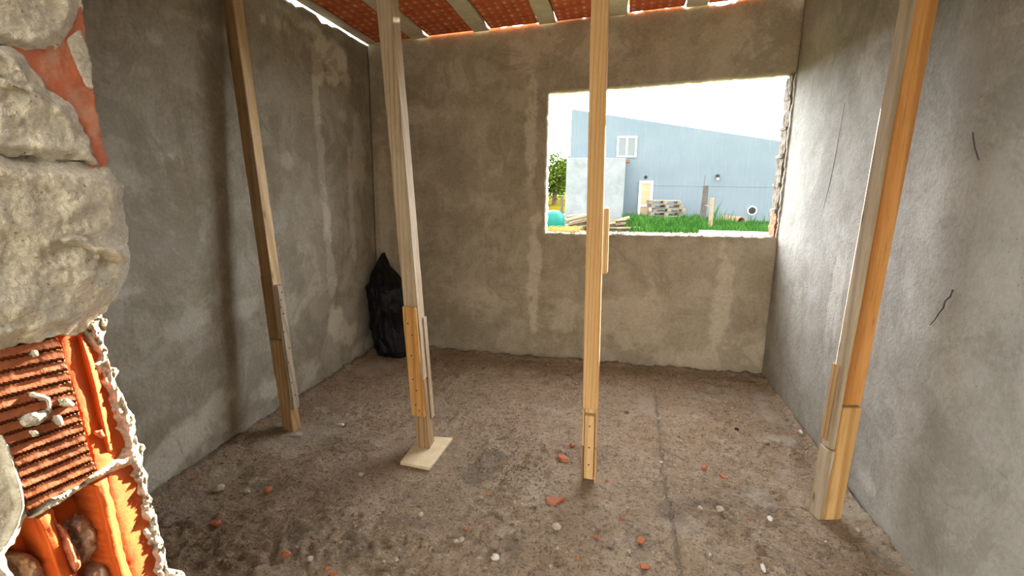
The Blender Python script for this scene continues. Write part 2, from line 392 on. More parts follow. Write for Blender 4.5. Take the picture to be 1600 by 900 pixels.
tag(wall_right, 'light grey plastered right wall with pits and scratches', 'wall', kind='structure')
Br = blobs([(1300,480,6,110,.4),(1312,470,4,90,.4),(1360,100,20,60,.3),(1240,500,10,60,.25),(1480,300,60,50,.2),(1540,60,40,30,.25),(1350,750,20,14,.4),(1560,430,40,50,.2),(1470,560,60,60,.18),(1290,60,20,50,.2)],
           lambda x, y: onX(x, y, XR))
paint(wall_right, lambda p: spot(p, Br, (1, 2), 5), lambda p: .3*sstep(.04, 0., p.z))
# window right jamb: broken brick courses in the end of the wall
zc = SZ1+.004
jb = [('clay_pale', .175, .012), ('jamb', .03, .02), ('jamb', .16, .006), ('jamb', .025, .018), ('jamb', .175, .008), ('jamb', .03, .016), ('jamb', .165, .005), ('jamb', .025, .014), ('jamb', .18, .004), ('jamb', .17, .008)]
for k, (mt, hh, pr) in enumerate(jb):
    if zc+hh > TZ1-.012: hh = TZ1-.012-zc
    if hh <= .01: break
    bm = bmesh.new(); G = {}
    ny, nz = 10, max(3, int(hh/.012)); yl = lin(D+.028, D+TH-.01, ny)
    for L in (0, 1):
        for i, y in enumerate(yl):
            for j in range(nz+1):
                z = zc+.002+(hh-.004)*j/nz
                x = XR+.001 if L else XR-.012-pr-.010*max(-.6, fbm(V((y*22, z*22, k)), 4, k))
                G[L, i, j] = bm.verts.new((x, y + (0 if L else .008*fbm(V((z*30, i, k)), 3, k)*(i in (0, ny))), z))
    for i in range(ny):
        for j in range(nz):
            for L in (0, 1): bm.faces.new([G[L, i, j], G[L, i+1, j], G[L, i+1, j+1], G[L, i, j+1]])
        for j in (0, nz): bm.faces.new([G[0, i, j], G[0, i+1, j], G[1, i+1, j], G[1, i, j]])
    for j in range(nz):
        for i in (0, ny): bm.faces.new([G[0, i, j], G[0, i, j+1], G[1, i, j+1], G[1, i, j]])
    link('brick' if mt == 'clay_pale' else 'mortar_course', bm, PAL[mt], wall_right)
    zc += hh
# crumbled plaster edge of the right wall beside the window
bm = bmesh.new(); n = 120; ring = []
for k in range(n+1):
    z = SZ1+.004+(TZ1-SZ1-.016)*k/n
    w = .011+.008*fbm(V((z*22, 4, 2)), 4, 6); e = .006*fbm(V((z*30, 9, 2)), 4, 8)
    ring.append([bm.verts.new(q) for q in ((XR+.001, D-.012+e, z), (XR-w, D-.006+e, z), (XR-w*1.1, D+.020+e, z), (XR+.001, D+.026, z))])
for A, B in zip(ring, ring[1:]):
    for k in range(4): bm.faces.new((A[k], A[(k+1) % 4], B[(k+1) % 4], B[k]))
bm.faces.new(ring[0]); bm.faces.new(ring[-1][::-1])
link('plaster_edge', bm, PAL['wall_r'], wall_right)

# ------------------------------------------------------------------ floor
us = [XL-.04]+lin(XL, XR, 330)+[XR+.04]; ys = []
y = -1.6
while y < D: ys.append(y); y += .03 if y < .8 else (.009 if y < 2.6 else .012)
ys += [D, D+.04]
Bf = blobs([(480,680,40,16,.6),(440,700,45,12,.5),(520,655,30,8,.5),(505,640,15,5,.6),(600,570,25,7,.45),(575,580,30,7,.4),(640,560,20,5,.4),(1010,632,16,16,.45),(1225,688,22,9,.75),(1195,640,10,30,.5),(1190,620,18,8,.5),
            (1130,610,20,5,.4),(1195,785,18,16,.55),(1175,770,14,10,.5),(1225,740,10,9,.4),(1340,800,30,14,.5),(1380,850,30,20,.45),(300,790,40,20,.35),(1060,820,30,12,.3),(860,640,30,8,.25),(1100,620,40,6,.3),(1400,880,30,20,.5),(1170,740,12,6,.4),(350,740,30,10,.3),(700,640,40,10,.2)],
           lambda x, y: onZ(x, y, 0))
Bd = blobs([(760,725,28,30,.4),(740,745,20,12,.5),(700,700,20,10,.3),(1080,790,30,12,.18),(1050,800,20,20,.35),(800,850,20,16,.35),(640,820,40,10,.3),(540,700,40,10,.25),(420,760,40,10,.3),(560,860,40,20,.3),(1000,850,20,30,.25),(470,830,30,10,.3)],
           lambda x, y: onZ(x, y, 0))
crackp = [onZ(*q, 0) for q in [(1018,575),(1025,625),(1032,700),(1036,735),(1044,775),(1052,815),(1060,860),(1064,905)]]
def segdist(p, a, b):
    d = b-a; t = max(0, min(1, (p-a).dot(d)/d.dot(d))); return (a+d*t-p).length
crack2 = [crackp[2], onZ(1075, 720, 0)]
def fz(x, y):
    p = V((x, y, 0))
    z = .011*fbm(p*1.7, 3, 2) + .010*fbm(p*9, 4, 5)
    cl = fbm(p*22, 3, 9); z += .022*max(0, cl-.02)*(.35+.9*sstep(-.25, .35, fbm(p*2.2, 2, 12)))
    z += .0055*fbm(p*58, 2, 3)
    e = max(0, min(x-XL, XR-x, D-y)); z += .022*sstep(.07, 0, e)*(.7+fbm(p*11, 3, 4))
    for cx, cy_ in ((-1.81, 2.44), (-.96, 2.41), (-.07, 2.3), (.98, 2.25)): # flat where the props stand
        r = math.hypot(x-cx, y-cy_); z *= sstep(.12 if cx != -.96 else .22, .2 if cx != -.96 else .32, r)*.97+.03
    if .1 < x < .6 and y < 3.4 and y > 1.4:
        q = p + V((.012*fbm(p*20, 2, 1), 0, 0))
        dd = min(segdist(q, a, b) for a, b in zip(crackp, crackp[1:])); z -= .012*sstep(.012, .002, dd)
        z -= .010*sstep(.010, .002, segdist(q, crack2[0], crack2[1]))
    return z
bm = bmesh.new(); G = {}
for i, x in enumerate(us):
    for j, y in enumerate(ys): G[i, j] = bm.verts.new((x, y, fz(x, y)))
for i in range(len(us)-1):
    for j in range(len(ys)-1): bm.faces.new([G[i, j], G[i+1, j], G[i+1, j+1], G[i, j+1]])
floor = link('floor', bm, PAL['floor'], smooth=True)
tag(floor, 'bare brown earth floor with clods and pale cement spots', 'floor', kind='structure')
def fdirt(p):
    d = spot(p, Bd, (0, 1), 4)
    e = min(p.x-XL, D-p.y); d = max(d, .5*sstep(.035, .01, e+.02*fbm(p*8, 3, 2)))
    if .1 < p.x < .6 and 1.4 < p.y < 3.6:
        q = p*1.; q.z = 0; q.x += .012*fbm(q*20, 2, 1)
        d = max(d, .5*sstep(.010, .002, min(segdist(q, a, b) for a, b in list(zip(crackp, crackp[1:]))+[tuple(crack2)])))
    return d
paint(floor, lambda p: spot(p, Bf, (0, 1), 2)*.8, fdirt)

# ------------------------------------------------------------------ ceiling: concrete joists and clay blocks under a slab
bm = bmesh.new()
YB, YF = D-.008, -.55
c8 = [(XL, YF), (XR, YF), (XR, YB), (XL, YB)]
c8 = [(XL, YF), (XR, YF), (XR, D+.1), (XL, D+.1)]
hexa(bm, [(x, y, ceil_z(x, y)+.10) for x, y in c8] + [(x, y, ceil_z(x, y)+.16) for x, y in c8])
ceiling = link('ceiling', bm, PAL['concrete'])
tag(ceiling, 'ceiling of red clay blocks between pale concrete joists', 'ceiling', kind='structure')
js = [(XL+.002, -1.984+.02), (-1.648, -1.52), (-1.148, -1.028), (-.646, -.522), (-.139, -.008), (.385, .528), (.905, 1.03)]
for k, (a, b) in enumerate(js):
    bm = bmesh.new(); n = 60; rings = []
    for i in range(n+1):
        y = YF+(YB-YF)*i/n
        ja = .005*fbm(V((y*9, k, 1)), 3, 2) if k else 0; jb_ = .005*fbm(V((y*9, k, 5)), 3, 4)
        rings.append([bm.verts.new(q) for q in ((a+ja, y, ceil_z(a, y)+.001), (b+jb_, y, ceil_z(b, y)+.001), (b-.01, y, ceil_z(b, y)+.098), (a+.01*(k > 0), y, ceil_z(a, y)+.098))])
    for A, B in zip(rings, rings[1:]):
        for m in range(4): bm.faces.new((A[m], A[(m+1) % 4], B[(m+1) % 4], B[m]))
    bm.faces.new(rings[0]); bm.faces.new(rings[-1][::-1])
    link('joist', bm, PAL['concrete'], ceiling)
edges = js + [(XR-.004, XR)]
for k in range(len(js)):
    a, b = edges[k][1]+.007, edges[k+1][0]-.007
    y1 = D-.007-.002*(k % 3); r = 0
    while y1 > -.4:
        y0 = y1-.247
        bm = bmesh.new(); dz = .009+.003*random.random()
        q = [(a, y0), (b, y0), (b, y1), (a, y1)]
        hexa(bm, [(x, y, ceil_z(x, y)+dz) for x, y in q] + [(x, y, ceil_z(x, y)+.095) for x, y in q])
        bevel(bm, .004, 1)
        link('ceiling_block', bm, PAL['ceil'], ceiling, loc=(a, y0, ceil_z(a, y0)))
        y1 = y0-.006

# ------------------------------------------------------------------ broken brick wall end at the left of the opening
XJ = -.75
bm = bmesh.new()
box(bm, XL+.01, XJ-.125, .33, .555, -.02, ceil_z(-1.4, .6)-.02)
bmesh.ops.subdivide_edges(bm, edges=list(bm.edges), cuts=14, use_grid_fill=True)
for v in bm.verts:
    if v.co.x > XL+.1: v.co += V((.012*fbm(v.co*6, 3, 1), .006*fbm(v.co*6, 3, 2), 0))
wall_front = link('wall_front', bm, PAL['mortar'])
tag(wall_front, 'broken end of a hollow brick wall with rough mortar in the left foreground', 'wall', kind='structure')
bm = bmesh.new(); box(bm, XJ-.30, XJ-.055, .36, .69, -.03, .60)
bmesh.ops.subdivide_edges(bm, edges=list(bm.edges), cuts=16, use_grid_fill=True)
for v in bm.verts: v.co += V((.03*fbm(v.co*7, 4, 3), .02*fbm(v.co*7, 4, 4), .03*fbm(v.co*9, 3, 5)*(v.co.z > .3)))
link('mortar_coat', bm, PAL['mortar'], wall_front, smooth=True)
def inside(P, x, y):
    r = False; j = len(P)-1
    for i in range(len(P)):
        (xi, yi), (xj, yj) = P[i], P[j]
        if (yi > y) != (yj > y) and x < (xj-xi)*(y-yi)/(yj-yi)+xi: r = not r
        j = i
    return r
def pdist(P, x, y):
    m = 1e9
    for i in range(len(P)):
        ax, ay = P[i]; bx, by = P[(i+1) % len(P)]; dx, dy = bx-ax, by-ay
        t = max(0, min(1, ((x-ax)*dx+(y-ay)*dy)/(dx*dx+dy*dy+1e-9))); m = min(m, math.hypot(ax+dx*t-x, ay+dy*t-y))
    return m
def relief(name, P, off, mat, parent=wall_front, step=2.6, amp=.004, fr=22, jit=3, depth=.10, pill=(0, 1), seed=0, smooth=True, back=None):
    """lumpy slab with its own thickness; outline P in photo pixels, set on the jamb plane x = XJ + off"""
    x0, x1 = min(p[0] for p in P)-6, max(p[0] for p in P)+6; y0, y1 = min(p[1] for p in P)-6, max(p[1] for p in P)+6
    nx, ny = int((x1-x0)/step)+1, int((y1-y0)/step)+1
    bm = bmesh.new(); G = {}
    def vert(i, j):
        if (i, j) not in G:
            x, y = x0+i*step, y0+j*step
            X = XJ+off(x, y)
            if pill[0]: X += pill[0]*(sstep(0, pill[1], pdist(P, x, y) if inside(P, x, y) else 0)-1)
            w = onX(x, y, X)
            X += amp*fbm(w*fr, 5, seed)
            G[i, j] = bm.verts.new(onX(x, y, X))
        return G[i, j]
    for i in range(nx):
        for j in range(ny):
            x, y = x0+(i+.5)*step, y0+(j+.5)*step
            k = V((x*.045, y*.045, seed)); xx = x+jit*fbm(k, 3, 1); yy = y+jit*fbm(k, 3, 2)
            if inside(P, xx, yy): bm.faces.new([vert(i, j), vert(i+1, j), vert(i+1, j+1), vert(i, j+1)])
    be = [e for e in bm.edges if len(e.link_faces) == 1]
    for _ in range(3):
        nb = {}
        for e in be:
            a, b = e.verts; nb.setdefault(a, []).append(b); nb.setdefault(b, []).append(a)
        new = {v: (v.co*.5 + sum((q.co for q in l), V((0, 0, 0)))/len(l)*.5) for v, l in nb.items()}
        for v, c in new.items(): v.co = c
    r = bmesh.ops.extrude_edge_only(bm, edges=be)
    nv = [g for g in r['geom'] if isinstance(g, bmesh.types.BMVert)]
    for v in nv: v.co.x = XJ-depth-.02
    for _ in range(1):
        be = [e for e in bm.edges if len(e.link_faces) == 1 ]
    bmesh.ops.holes_fill(bm, edges=be, sides=0)
    return link(name, bm, mat, parent, smooth=smooth)
def taper(x, y):   # the broken end falls back towards the room side
    return -.0
def slope(px0, px1, d0, d1):
    return lambda x, y: d0+(d1-d0)*max(0, min(1, (x-px0)/(px1-px0)))
def edgex(y):      # photo x of the room-side edge
    pts = [(-260,95),(30,128),(260,168),(330,195),(395,203),(460,185),(490,160),(600,185),(700,220),(780,235),(885,262),(1010,300)]
    for (a, b), (c, d) in zip(pts, pts[1:]):
        if y <= c: return b+(d-b)*(y-a)/(c-a)
    return 300
tagp = tag
m1 = relief('mortar_coat', [(-160,-260),(92,-260),(122,-20),(128,12),(125,28),(106,60),(86,76),(56,82),(22,79),(-6,66),(-160,40)], lambda x, y: .004, PAL['mortar'], pill=(.016, 22), amp=.010, fr=16, seed=1, jit=6)
rb = relief('brick', [(20,70),(60,60),(96,68),(122,20),(126,10),(130,40),(150,168),(168,260),(150,268),(120,235),(100,190),(60,150),(30,110)], lambda x, y: -.012, PAL['clay_pale'], amp=.004, seed=2)
tagp(rb, 'exposed dusty red brick between mortar lumps')
relief('mortar_smear', [(108,62),(127,42),(136,70),(147,140),(138,136),(128,120),(118,96)], lambda x, y: -.0085, PAL['mortar'], amp=.003, seed=9, depth=.02)
m2 = relief('mortar_coat', [(-160,36),(-4,68),(32,84),(50,106),(62,124),(76,142),(104,158),(122,180),(128,205),(146,230),(153,258),(110,252),(60,246),(-160,236)], lambda x, y: .002, PAL['mortar'], pill=(.014, 18), amp=.014, fr=16, seed=3, jit=6)
m3 = relief('mortar_coat', [(-160,232),(0,240),(80,246),(150,256),(168,262),(192,290),(195,330),(202,370),(203,400),(199,432),(184,462),(160,490),(122,520),(96,523),(42,536),(0,549),(-160,590)], lambda x, y: .010+.006*math.sin(x*.02+y*.015), PAL['mortar'], pill=(.022, 26), amp=.015, fr=15, seed=4, jit=7)
def lump(P, o, s): return relief('mortar_lump', P, lambda x, y: o, PAL['mortar'], pill=(.02, 12), amp=.009, fr=30, seed=s, depth=.0, step=2.6)
lump([(90,372),(108,362),(135,368),(165,380),(188,382),(200,378),(202,408),(190,412),(165,400),(150,402),(120,385),(95,384)], .030, 21)
lump([(0,118),(20,124),(52,140),(54,152),(40,150),(20,142),(0,134)], .020, 22)
# ridged face of the hollow brick, ridges run in depth
def ridge(x, y):
    w = onX(x, y, XJ-.006)
    ph = ((w.z+.10*(w.y-.5))/.0165) % 1
    return -.006-.007*(1 if ph < .22 else 0)+.0012*math.sin(ph*6.28)
R1 = relief('brick_face', [(-160,582),(0,546),(60,534),(92,527),(96,545),(104,572),(116,612),(126,652),(140,702),(151,737),(122,760),(70,784),(46,803),(38,775),(26,728),(10,692),(-6,668),(-160,650)], ridge, PAL['clay_face'], amp=.0012, fr=40, jit=2, step=2.0, seed=5, smooth=False)
tagp(R1, 'ridged orange-brown face of a hollow brick')
for q, s in (([(32,656),(50,646),(72,640),(78,650),(60,662),(38,668)], 31), ([(44,612),(64,615),(80,620),(82,640),(76,650),(70,628),(48,620)], 32), ([(88,624),(110,624),(119,634),(112,638),(92,634)], 33), ([(86,648),(96,650),(100,662),(92,666)], 34), ([(48,672),(60,670),(64,680),(52,682)], 35), ([(46,546),(60,546),(62,558),(50,560)], 36)):
    relief('mortar_splash', q, lambda x, y: .004, PAL['mortar'], pill=(.008, 6), amp=.006, fr=50, seed=s, depth=0, step=2.2)
# open cells of the upper brick
sl = lambda a, b: (lambda x, y: a+(b-a)*sstep(90, 200, x-(y-520)*.28+0))
C1 = relief('brick_cell', [(92,524),(140,508),(168,560),(190,640),(206,700),(205,712),(152,742),(140,700),(120,628),(100,566)], lambda x, y: -.030-.035*sstep(0, 70, x-(95+(y-525)*.26)), PAL['clay'], amp=.002, seed=6, depth=.1)
relief('brick_web', [(118,522),(130,518),(146,560),(158,610),(170,668),(176,706),(166,708),(154,662),(142,612),(130,566)], lambda x, y: -.030-.0*(x), PAL['clay'], pill=(.012, 7), amp=.002, seed=7, depth=.08)
relief('brick_chip', [(134,672),(150,668),(162,664),(172,684),(160,690),(146,684)], lambda x, y: -.026, PAL['clay_pale'], pill=(.02, 8), amp=.008, fr=40, seed=8, depth=.06)
# mortar rim along the room side
rim = [(128,516),(160,486),(161,520),(172,560),(186,602),(200,628),(211,652),(221,702),(228,745),(236,782),(250,832),(262,886),(292,893),(296,1010),(262,1010),(252,905),(243,870),(232,830),(222,780),(212,742),(206,724),(200,706),(196,680),(184,652),(176,630),(166,598),(152,552),(143,530)]
relief('mortar_rim', rim, lambda x, y: -.035-.012*sstep(-30, 0, x-edgex(y)), PAL['mortar'], pill=(.012, 8), amp=.020, fr=60, seed=10, jit=9, step=2.2, depth=.1)
# bed joint between the two bricks
relief('mortar_joint', [(44,806),(72,784),(122,760),(150,738),(205,706),(214,704),(217,716),(206,726),(168,740),(140,754),(108,776),(76,796),(48,812)], lambda x, y: -.012-.02*sstep(100, 210, x), PAL['mortar'], pill=(.010, 6), amp=.009, fr=40, seed=11, depth=.08, step=2.6)
# lower brick: panel, webs and filled cells
relief('brick_panel', [(166,742),(206,724),(214,748),(226,800),(238,850),(250,900),(275,1010),(225,1010),(200,905),(184,850),(172,790)], lambda x, y: -.036-.022*sstep(0, 50, x-(168+(y-740)*.25)), PAL['clay'], amp=.002, seed=12, depth=.1)
relief('brick_web', [(140,757),(166,744),(178,790),(190,850),(206,905),(232,1010),(205,1010),(180,905),(166,860),(154,806)], lambda x, y: -.018, PAL['clay'], pill=(.014, 10), amp=.004, seed=13, depth=.1)
relief('brick_cell', [(82,792),(142,756),(158,810),(170,860),(188,910),(205,1010),(60,1010),(30,905),(20,830),(45,810)], lambda x, y: -.072, PAL['clay'], amp=.003, seed=14, depth=.1)
relief('brick_web', [(46,806),(80,788),(84,806),(98,838),(112,872),(122,900),(140,1010),(100,1010),(84,905),(66,852),(54,826)], lambda x, y: -.022, PAL['clay'], pill=(.016, 12), amp=.004, seed=15, depth=.1)
relief('mortar_lump', [(92,818),(104,828),(114,850),(124,868),(128,882),(118,898),(108,882),(104,858)], lambda x, y: -.010, PAL['clay_pale'], pill=(.02, 8), amp=.012, fr=40, seed=16, depth=.08, step=2.4)
relief('rubble_filling', [(98,820),(112,804),(130,798),(148,804),(160,822),(167,846),(158,866),(140,878),(126,884),(116,856)], lambda x, y: -.040, PAL['rubble'], pill=(.028, 20), amp=.016, fr=50, seed=17, depth=.1)
relief('rubble_filling', [(22,868),(44,862),(62,872),(76,900),(90,1010),(20,1010)], lambda x, y: -.035, PAL['rubble'], pill=(.022, 14), amp=.016, fr=50, seed=18, depth=.1)
relief('rubble_filling', [(140,892),(160,876),(176,890),(184,1010),(128,1010)], lambda x, y: -.032, PAL['rubble'], pill=(.02, 10), amp=.014, fr=50, seed=19, depth=.1)
relief('mortar_coat', [(-160,640),(0,662),(16,690),(28,726),(37,756),(43,790),(36,820),(22,846),(6,866),(12,880),(24,905),(40,1010),(-160,1010)], lambda x, y: -.014+.012*sstep(22, 4, (16+(y-690)*.28 if y < 790 else 44-(y-790)*.45)-x), PAL['mortar'], pill=(.012, 8), amp=.007, fr=18, seed=20, jit=5)

# ------------------------------------------------------------------ timber props
class Post:
    def __init__(s, name, label, FL, FR, dv, topdx, extra=None):
        s.FL, s.FR, s.d = V((*FL, 0)), V((*FR, 0)), V((*dv, 0)); s.tx = topdx
        s.root = empty(name, ((s.FL+s.FR+s.d*.07)/2).to_tuple()[:2]+(0,), label, 'prop', 'timber props holding up the ceiling')
    def pt(s, z, a, b): return s.FL + (s.FR-s.FL)*a + s.d*b + V((s.tx*z, 0, z))
    def board(s, name, z0, z1, a0, a1, b0, b1, mat, par=None, bev=.003, seg=16, rough=.0012, seed=0, label=None, z0b=None, z1b=None, chamfer=None, mat2=None):
        bm = bmesh.new(); rings = []
        for k in range(seg+1):
            t = k/seg; r = []
            cs = [(a0, b0), (a1, b0), (a1, b1), (a0, b1)]
            if chamfer: cs[3:] = [(a0+chamfer[0], b1), (a0, b1-chamfer[1])]
            for (a, b) in cs:
                zz0 = z0 if z0b is None or a == a0 else z0b; zz1 = z1 if z1b is None or a == a0 else z1b
                zz = zz0+(zz1-zz0)*t
                if callable(zz1): zz = 0
                p = s.pt(zz, a, b); n = p*5
                p += V((rough*fbm(n+V((a*9, b*9, 0)), 3, seed), rough*fbm(n+V((a*9, 5, b*9)), 3, seed+3), 0)); r.append(bm.verts.new(p))
            rings.append(r)
        for A, B in zip(rings, rings[1:]):
            for m in range(len(A)): bm.faces.new((A[m], A[(m+1) % len(A)], B[(m+1) % len(A)], B[m]))
        bm.faces.new(rings[0][::-1]); bm.faces.new(rings[-1])
        bmesh.ops.recalc_face_normals(bm, faces=bm.faces)
        sharp = [e for e in bm.edges if e.calc_face_angle(0) > .5]
        bmesh.ops.bevel(bm, geom=sharp, offset=bev, segments=2, affect='EDGES')
        o = link(name, bm, mat, par or s.root)
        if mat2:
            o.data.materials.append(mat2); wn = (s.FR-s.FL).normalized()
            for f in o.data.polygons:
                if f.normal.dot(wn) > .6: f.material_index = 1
        if label: o['label'] = label
        return o
    def nail(s, par, z, a, b, face='front'):
        p = s.pt(z, a, b); bm = bmesh.new()
        if face == 'front': n = -s.d.normalized()
        else: n = (s.FR-s.FL).normalized()
        tube(bm, [p-n*.004, p+n*.0022], .0042, 8)
        link('nail', bm, PAL['steel'], par, loc=p)
TOP = lambda x, y: ceil_z(x, y)-.004
# leftmost prop
P = Post('timber_prop', 'dark brown wooden prop nearest the left wall with a nailed grey splice board', (-1.845,2.419), (-1.770,2.408), (.08,1.), -.066)
H = TOP(-1.99, 2.42)
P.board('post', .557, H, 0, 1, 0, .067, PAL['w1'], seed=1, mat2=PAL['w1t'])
P.board('post', 0, .551, .0, 1.0, 0, .067, PAL['w1b'], seed=2, label='paler lower length of post')
P.board('splice_board', .33, .905, -.15, -.006, .006, .06, PAL['w1'], seed=3)
sb = P.board('splice_board', .135, .865, 1.006, 1.30, .004, .060, PAL['w1g'], seed=4, bev=.006, label='grey weathered splice board')
for z in (.82, .78, .74, .70, .60, .50, .42, .30, .22): P.nail(sb, z, 1.302, .025+.012*math.sin(z*40), 'side')
# prop on the plywood pad
PZ = .022
P = Post('timber_prop', 'weathered pale prop standing on the small plywood pad', (-.998,2.373), (-.920,2.365), (-.055,1.), -.064)
H = TOP(-1.13, 2.38)
P.board('post', .455, H, 0, 1, 0, .098, PAL['w2'], seed=5, z0b=.41)
P.board('post', PZ, .449, .02, .98, .003, .095, PAL['w2c'], seed=6, z1b=.404, label='muddy brown foot of post')
fb = P.board('splice_board', .215, .805, -.03, .94, -.019, -.0015, PAL['w2b'], seed=7, label='golden pine splice board')
for z, a in ((.72, .3), (.66, .55), (.55, .35), (.42, .3), (.36, .5), (.28, .35), (.25, .6)): P.nail(fb, z, a, -.0195)
P.board('splice_board', .17, .735, 1.008, 1.10, .06, .108, PAL['w2'], seed=8)
# centre prop
P = Post('timber_prop', 'straight golden pine prop standing in front of the window', (-.107,2.279), (-.036,2.274), (.03,1.), -.022)
H = TOP(-.16, 2.28)
P.board('post', .385, H, 0, 1, 0, .070, PAL['w3'], seed=9)
P.board('post', .0, .380, .02, .98, .034, .070, PAL['w3b'], seed=10)
fb = P.board('splice_board', .022, .352, .17, .80, -.002, .0325, PAL['w3b'], seed=11, label='pale inset splice board')
for z, a in ((.30, .5), (.19, .5), (.10, .48)): P.nail(fb, z, a, -.0025)
P.board('splice_board', .19, .384, -.0, .12, .001, .0325, PAL['w3'], seed=12); P.board('splice_board', .19, .384, .88, 1.0, .001, .0325, PAL['w3'], seed=13)
P.board('splice_board', .0, .186, -.03, .12, -.001, .0325, PAL['w2c'], seed=14); P.board('splice_board', .0, .186, .88, .99, .0, .0325, PAL['w3'], seed=15)
P.board('splice_board', 1.035, 1.325, 1.05, 1.36, .012, .075, PAL['w3'], seed=16)
# right prop
P = Post('timber_prop', 'wide orange-brown prop leaning beside the right wall', (.949,2.226), (1.027,2.250), (-.25,.97), .026)
H = TOP(1.0, 2.25)
P.board('post', .536, H, 0, 1, 0, .075, PAL['w4'], seed=17)
P.board('post', 0, .527, .0, 1.01, -.006, .075, PAL['w4b'], seed=18, label='paler lower length of post')
sb = P.board('splice_board', .335, H, -.23, -.006, .004, .074, PAL['w4g'], seed=19, rough=.002, chamfer=(.10, .014), bev=.0012, label='grey sawn splice board')
sb2 = P.board('splice_board', .0, .328, -.29, -.006, -.004, .070, PAL['w4g'], seed=20, rough=.002, label='grey sawn foot board')
P.board('splice_board', .36, .70, -.30, -.236, .03, .075, PAL['w1b'], seed=21)
fl = sb2
for z, a in ((.45, .4), (.33, .6), (.20, .45), (.12, .7)):
    pass
# plywood pad
q = [onZ(625, 722, .02), onZ(671, 731, .02), onZ(707, 684, .02), onZ(656, 681, .02)]
bm = bmesh.new(); hexa(bm, [(p.x, p.y, .004) for p in q] + [(p.x, p.y, .0215) for p in q]); bevel(bm, .002, 1)
c0 = sum(q, V((0, 0, 0)))/4; c0.z = .004
tag(link('plywood_pad', bm, PAL['ply'], loc=c0), 'small pale plywood square on the earth floor under a prop', 'board')

# ------------------------------------------------------------------ black plastic bag in the corner
bm = bmesh.new(); NZ, NA = 60, 96
def sil(z):   # left x, right x on a plane near the corner
    L = [(0,-1.93),(.06,-1.97),(.17,-2.0),(.25,-2.022),(.40,-2.022),(.58,-2.015),(.70,-2.005),(.78,-1.975),(.835,-1.945)]
    R = [(0,-1.62),(.06,-1.58),(.17,-1.60),(.25,-1.62),(.40,-1.64),(.58,-1.70),(.68,-1.80),(.72,-1.865),(.78,-1.895),(.835,-1.935)]
    def ip(T):
        for (a, b), (c, d) in zip(T, T[1:]):
            if z <= c: return b+(d-b)*(z-a)/(c-a)
        return T[-1][1]
    return ip(L), ip(R)
rings = []
for k in range(NZ+1):
    z = .006+.829*k/NZ; l, r = sil(z); cx = (l+r)/2; rx = (r-l)/2
    ry = min(.17, .03+.9*rx)*(1 if z < .6 else .8); cy2 = D-.012-ry
    ring = []
    for m in range(NA):
        a = m*2*math.pi/NA; dx, dy = math.cos(a), math.sin(a)
        n = V((dx*1.6, dy*1.6, z*3.0))
        f = 1 + .16*fbm(n, 3, 4) - .30*(1-abs(fbm(V((dx*2.2, dy*2.2, z*2.4)), 2, 9)))**6*.5 - .06*(1-abs(noise.noise(V((a*3, z*9, 2)))))**5
        x = cx+dx*rx*f; y = cy2+dy*ry*f
        zz = z + (.012*fbm(n*3, 2, 6) if 2 < k else 0)
        ring.append(bm.verts.new((max(x, XL+.012), min(y, D-.012), max(zz, .012))))
    rings.append(ring)
for A, B in zip(rings, rings[1:]):
    for m in range(NA): bm.faces.new((A[m], A[(m+1) % NA], B[(m+1) % NA], B[m]))
bm.faces.new(rings[0][::-1]); bm.faces.new(rings[-1])
tag(link('plastic_bag', bm, PAL['bag'], loc=(-1.82, 3.86, .01), smooth=True), 'crumpled black plastic bag standing in the left back corner', 'bag')

# ------------------------------------------------------------------ debris on the floor
def place(name, px, bm, mat, label, cat, group=None, lift=.0, rot=0):
    p = onZ(px[0], px[1], 0); p.z = fz(p.x, p.y)
    if name in ('stone', 'plaster_fragment', 'black_lump'):
        for v in bm.verts: v.co *= .78
    bmesh.ops.rotate(bm, verts=bm.verts, cent=(0, 0, 0), matrix=Matrix.Rotation(rot, 3, 'Z'))
    zm = min(v.co.z for v in bm.verts)
    for v in bm.verts: v.co += p - V((0, 0, zm+.002-lift))
    return tag(link(name, bm, mat, loc=(p.x, p.y, p.z)), label, cat, group)
def shard(pts, h, seed):
    bm = bmesh.new(); b = [bm.verts.new((x, y, .0)) for x, y in pts]
    tp = [bm.verts.new((x*.93, y*.93, h*(1+.5*noise.noise(V((x*60, y*60, seed)))))) for x, y in pts]
    n = len(pts); bm.faces.new(b[::-1]); bm.faces.new(tp)
    for i in range(n): bm.faces.new((b[i], b[(i+1) % n], tp[(i+1) % n], tp[i]))
    bevel(bm, .0015, 1); return bm
place('brick_shard', (867,785), shard([(-.045,.02),(-.038,-.018),(-.012,-.032),(.008,-.03),(.022,.0),(.05,.028),(.01,.02)], .014, 1), PAL['shard'], 'largest orange brick shard, in front of the centre prop', 'brick piece')
place('brick_shard', (880,718), shard([(-.03,.025),(-.026,-.008),(-.004,-.03),(.03,-.026),(.022,.0),(-.006,.03)], .02, 2), PAL['shard'], 'orange brick shard just left of the centre prop foot', 'brick piece')
place('brick_shard', (1131,746), shard([(-.02,.02),(-.01,-.008),(.018,-.02),(.02,-.006),(.0,.012)], .012, 3), PAL['shard'], 'slim curved red brick shard right of the floor crack', 'brick piece')
place('brick_shard', (1100,735), rock(.016, 4, (1, 1, .7), 2, .3), PAL['shard'], 'small round brick chip left of the slim red shard', 'brick piece')
place('brick_shard', (419,770), rock(.022, 5, (.8, 1.1, .7), 2, .5, True), PAL['shard'], 'brick shard on the floor below the leftmost prop', 'brick piece')
place('brick_shard', (338,820), rock(.024, 6, (1.1, .8, .5), 2, .5, True), PAL['shard'], 'brick shard beside the broken wall end', 'brick piece')
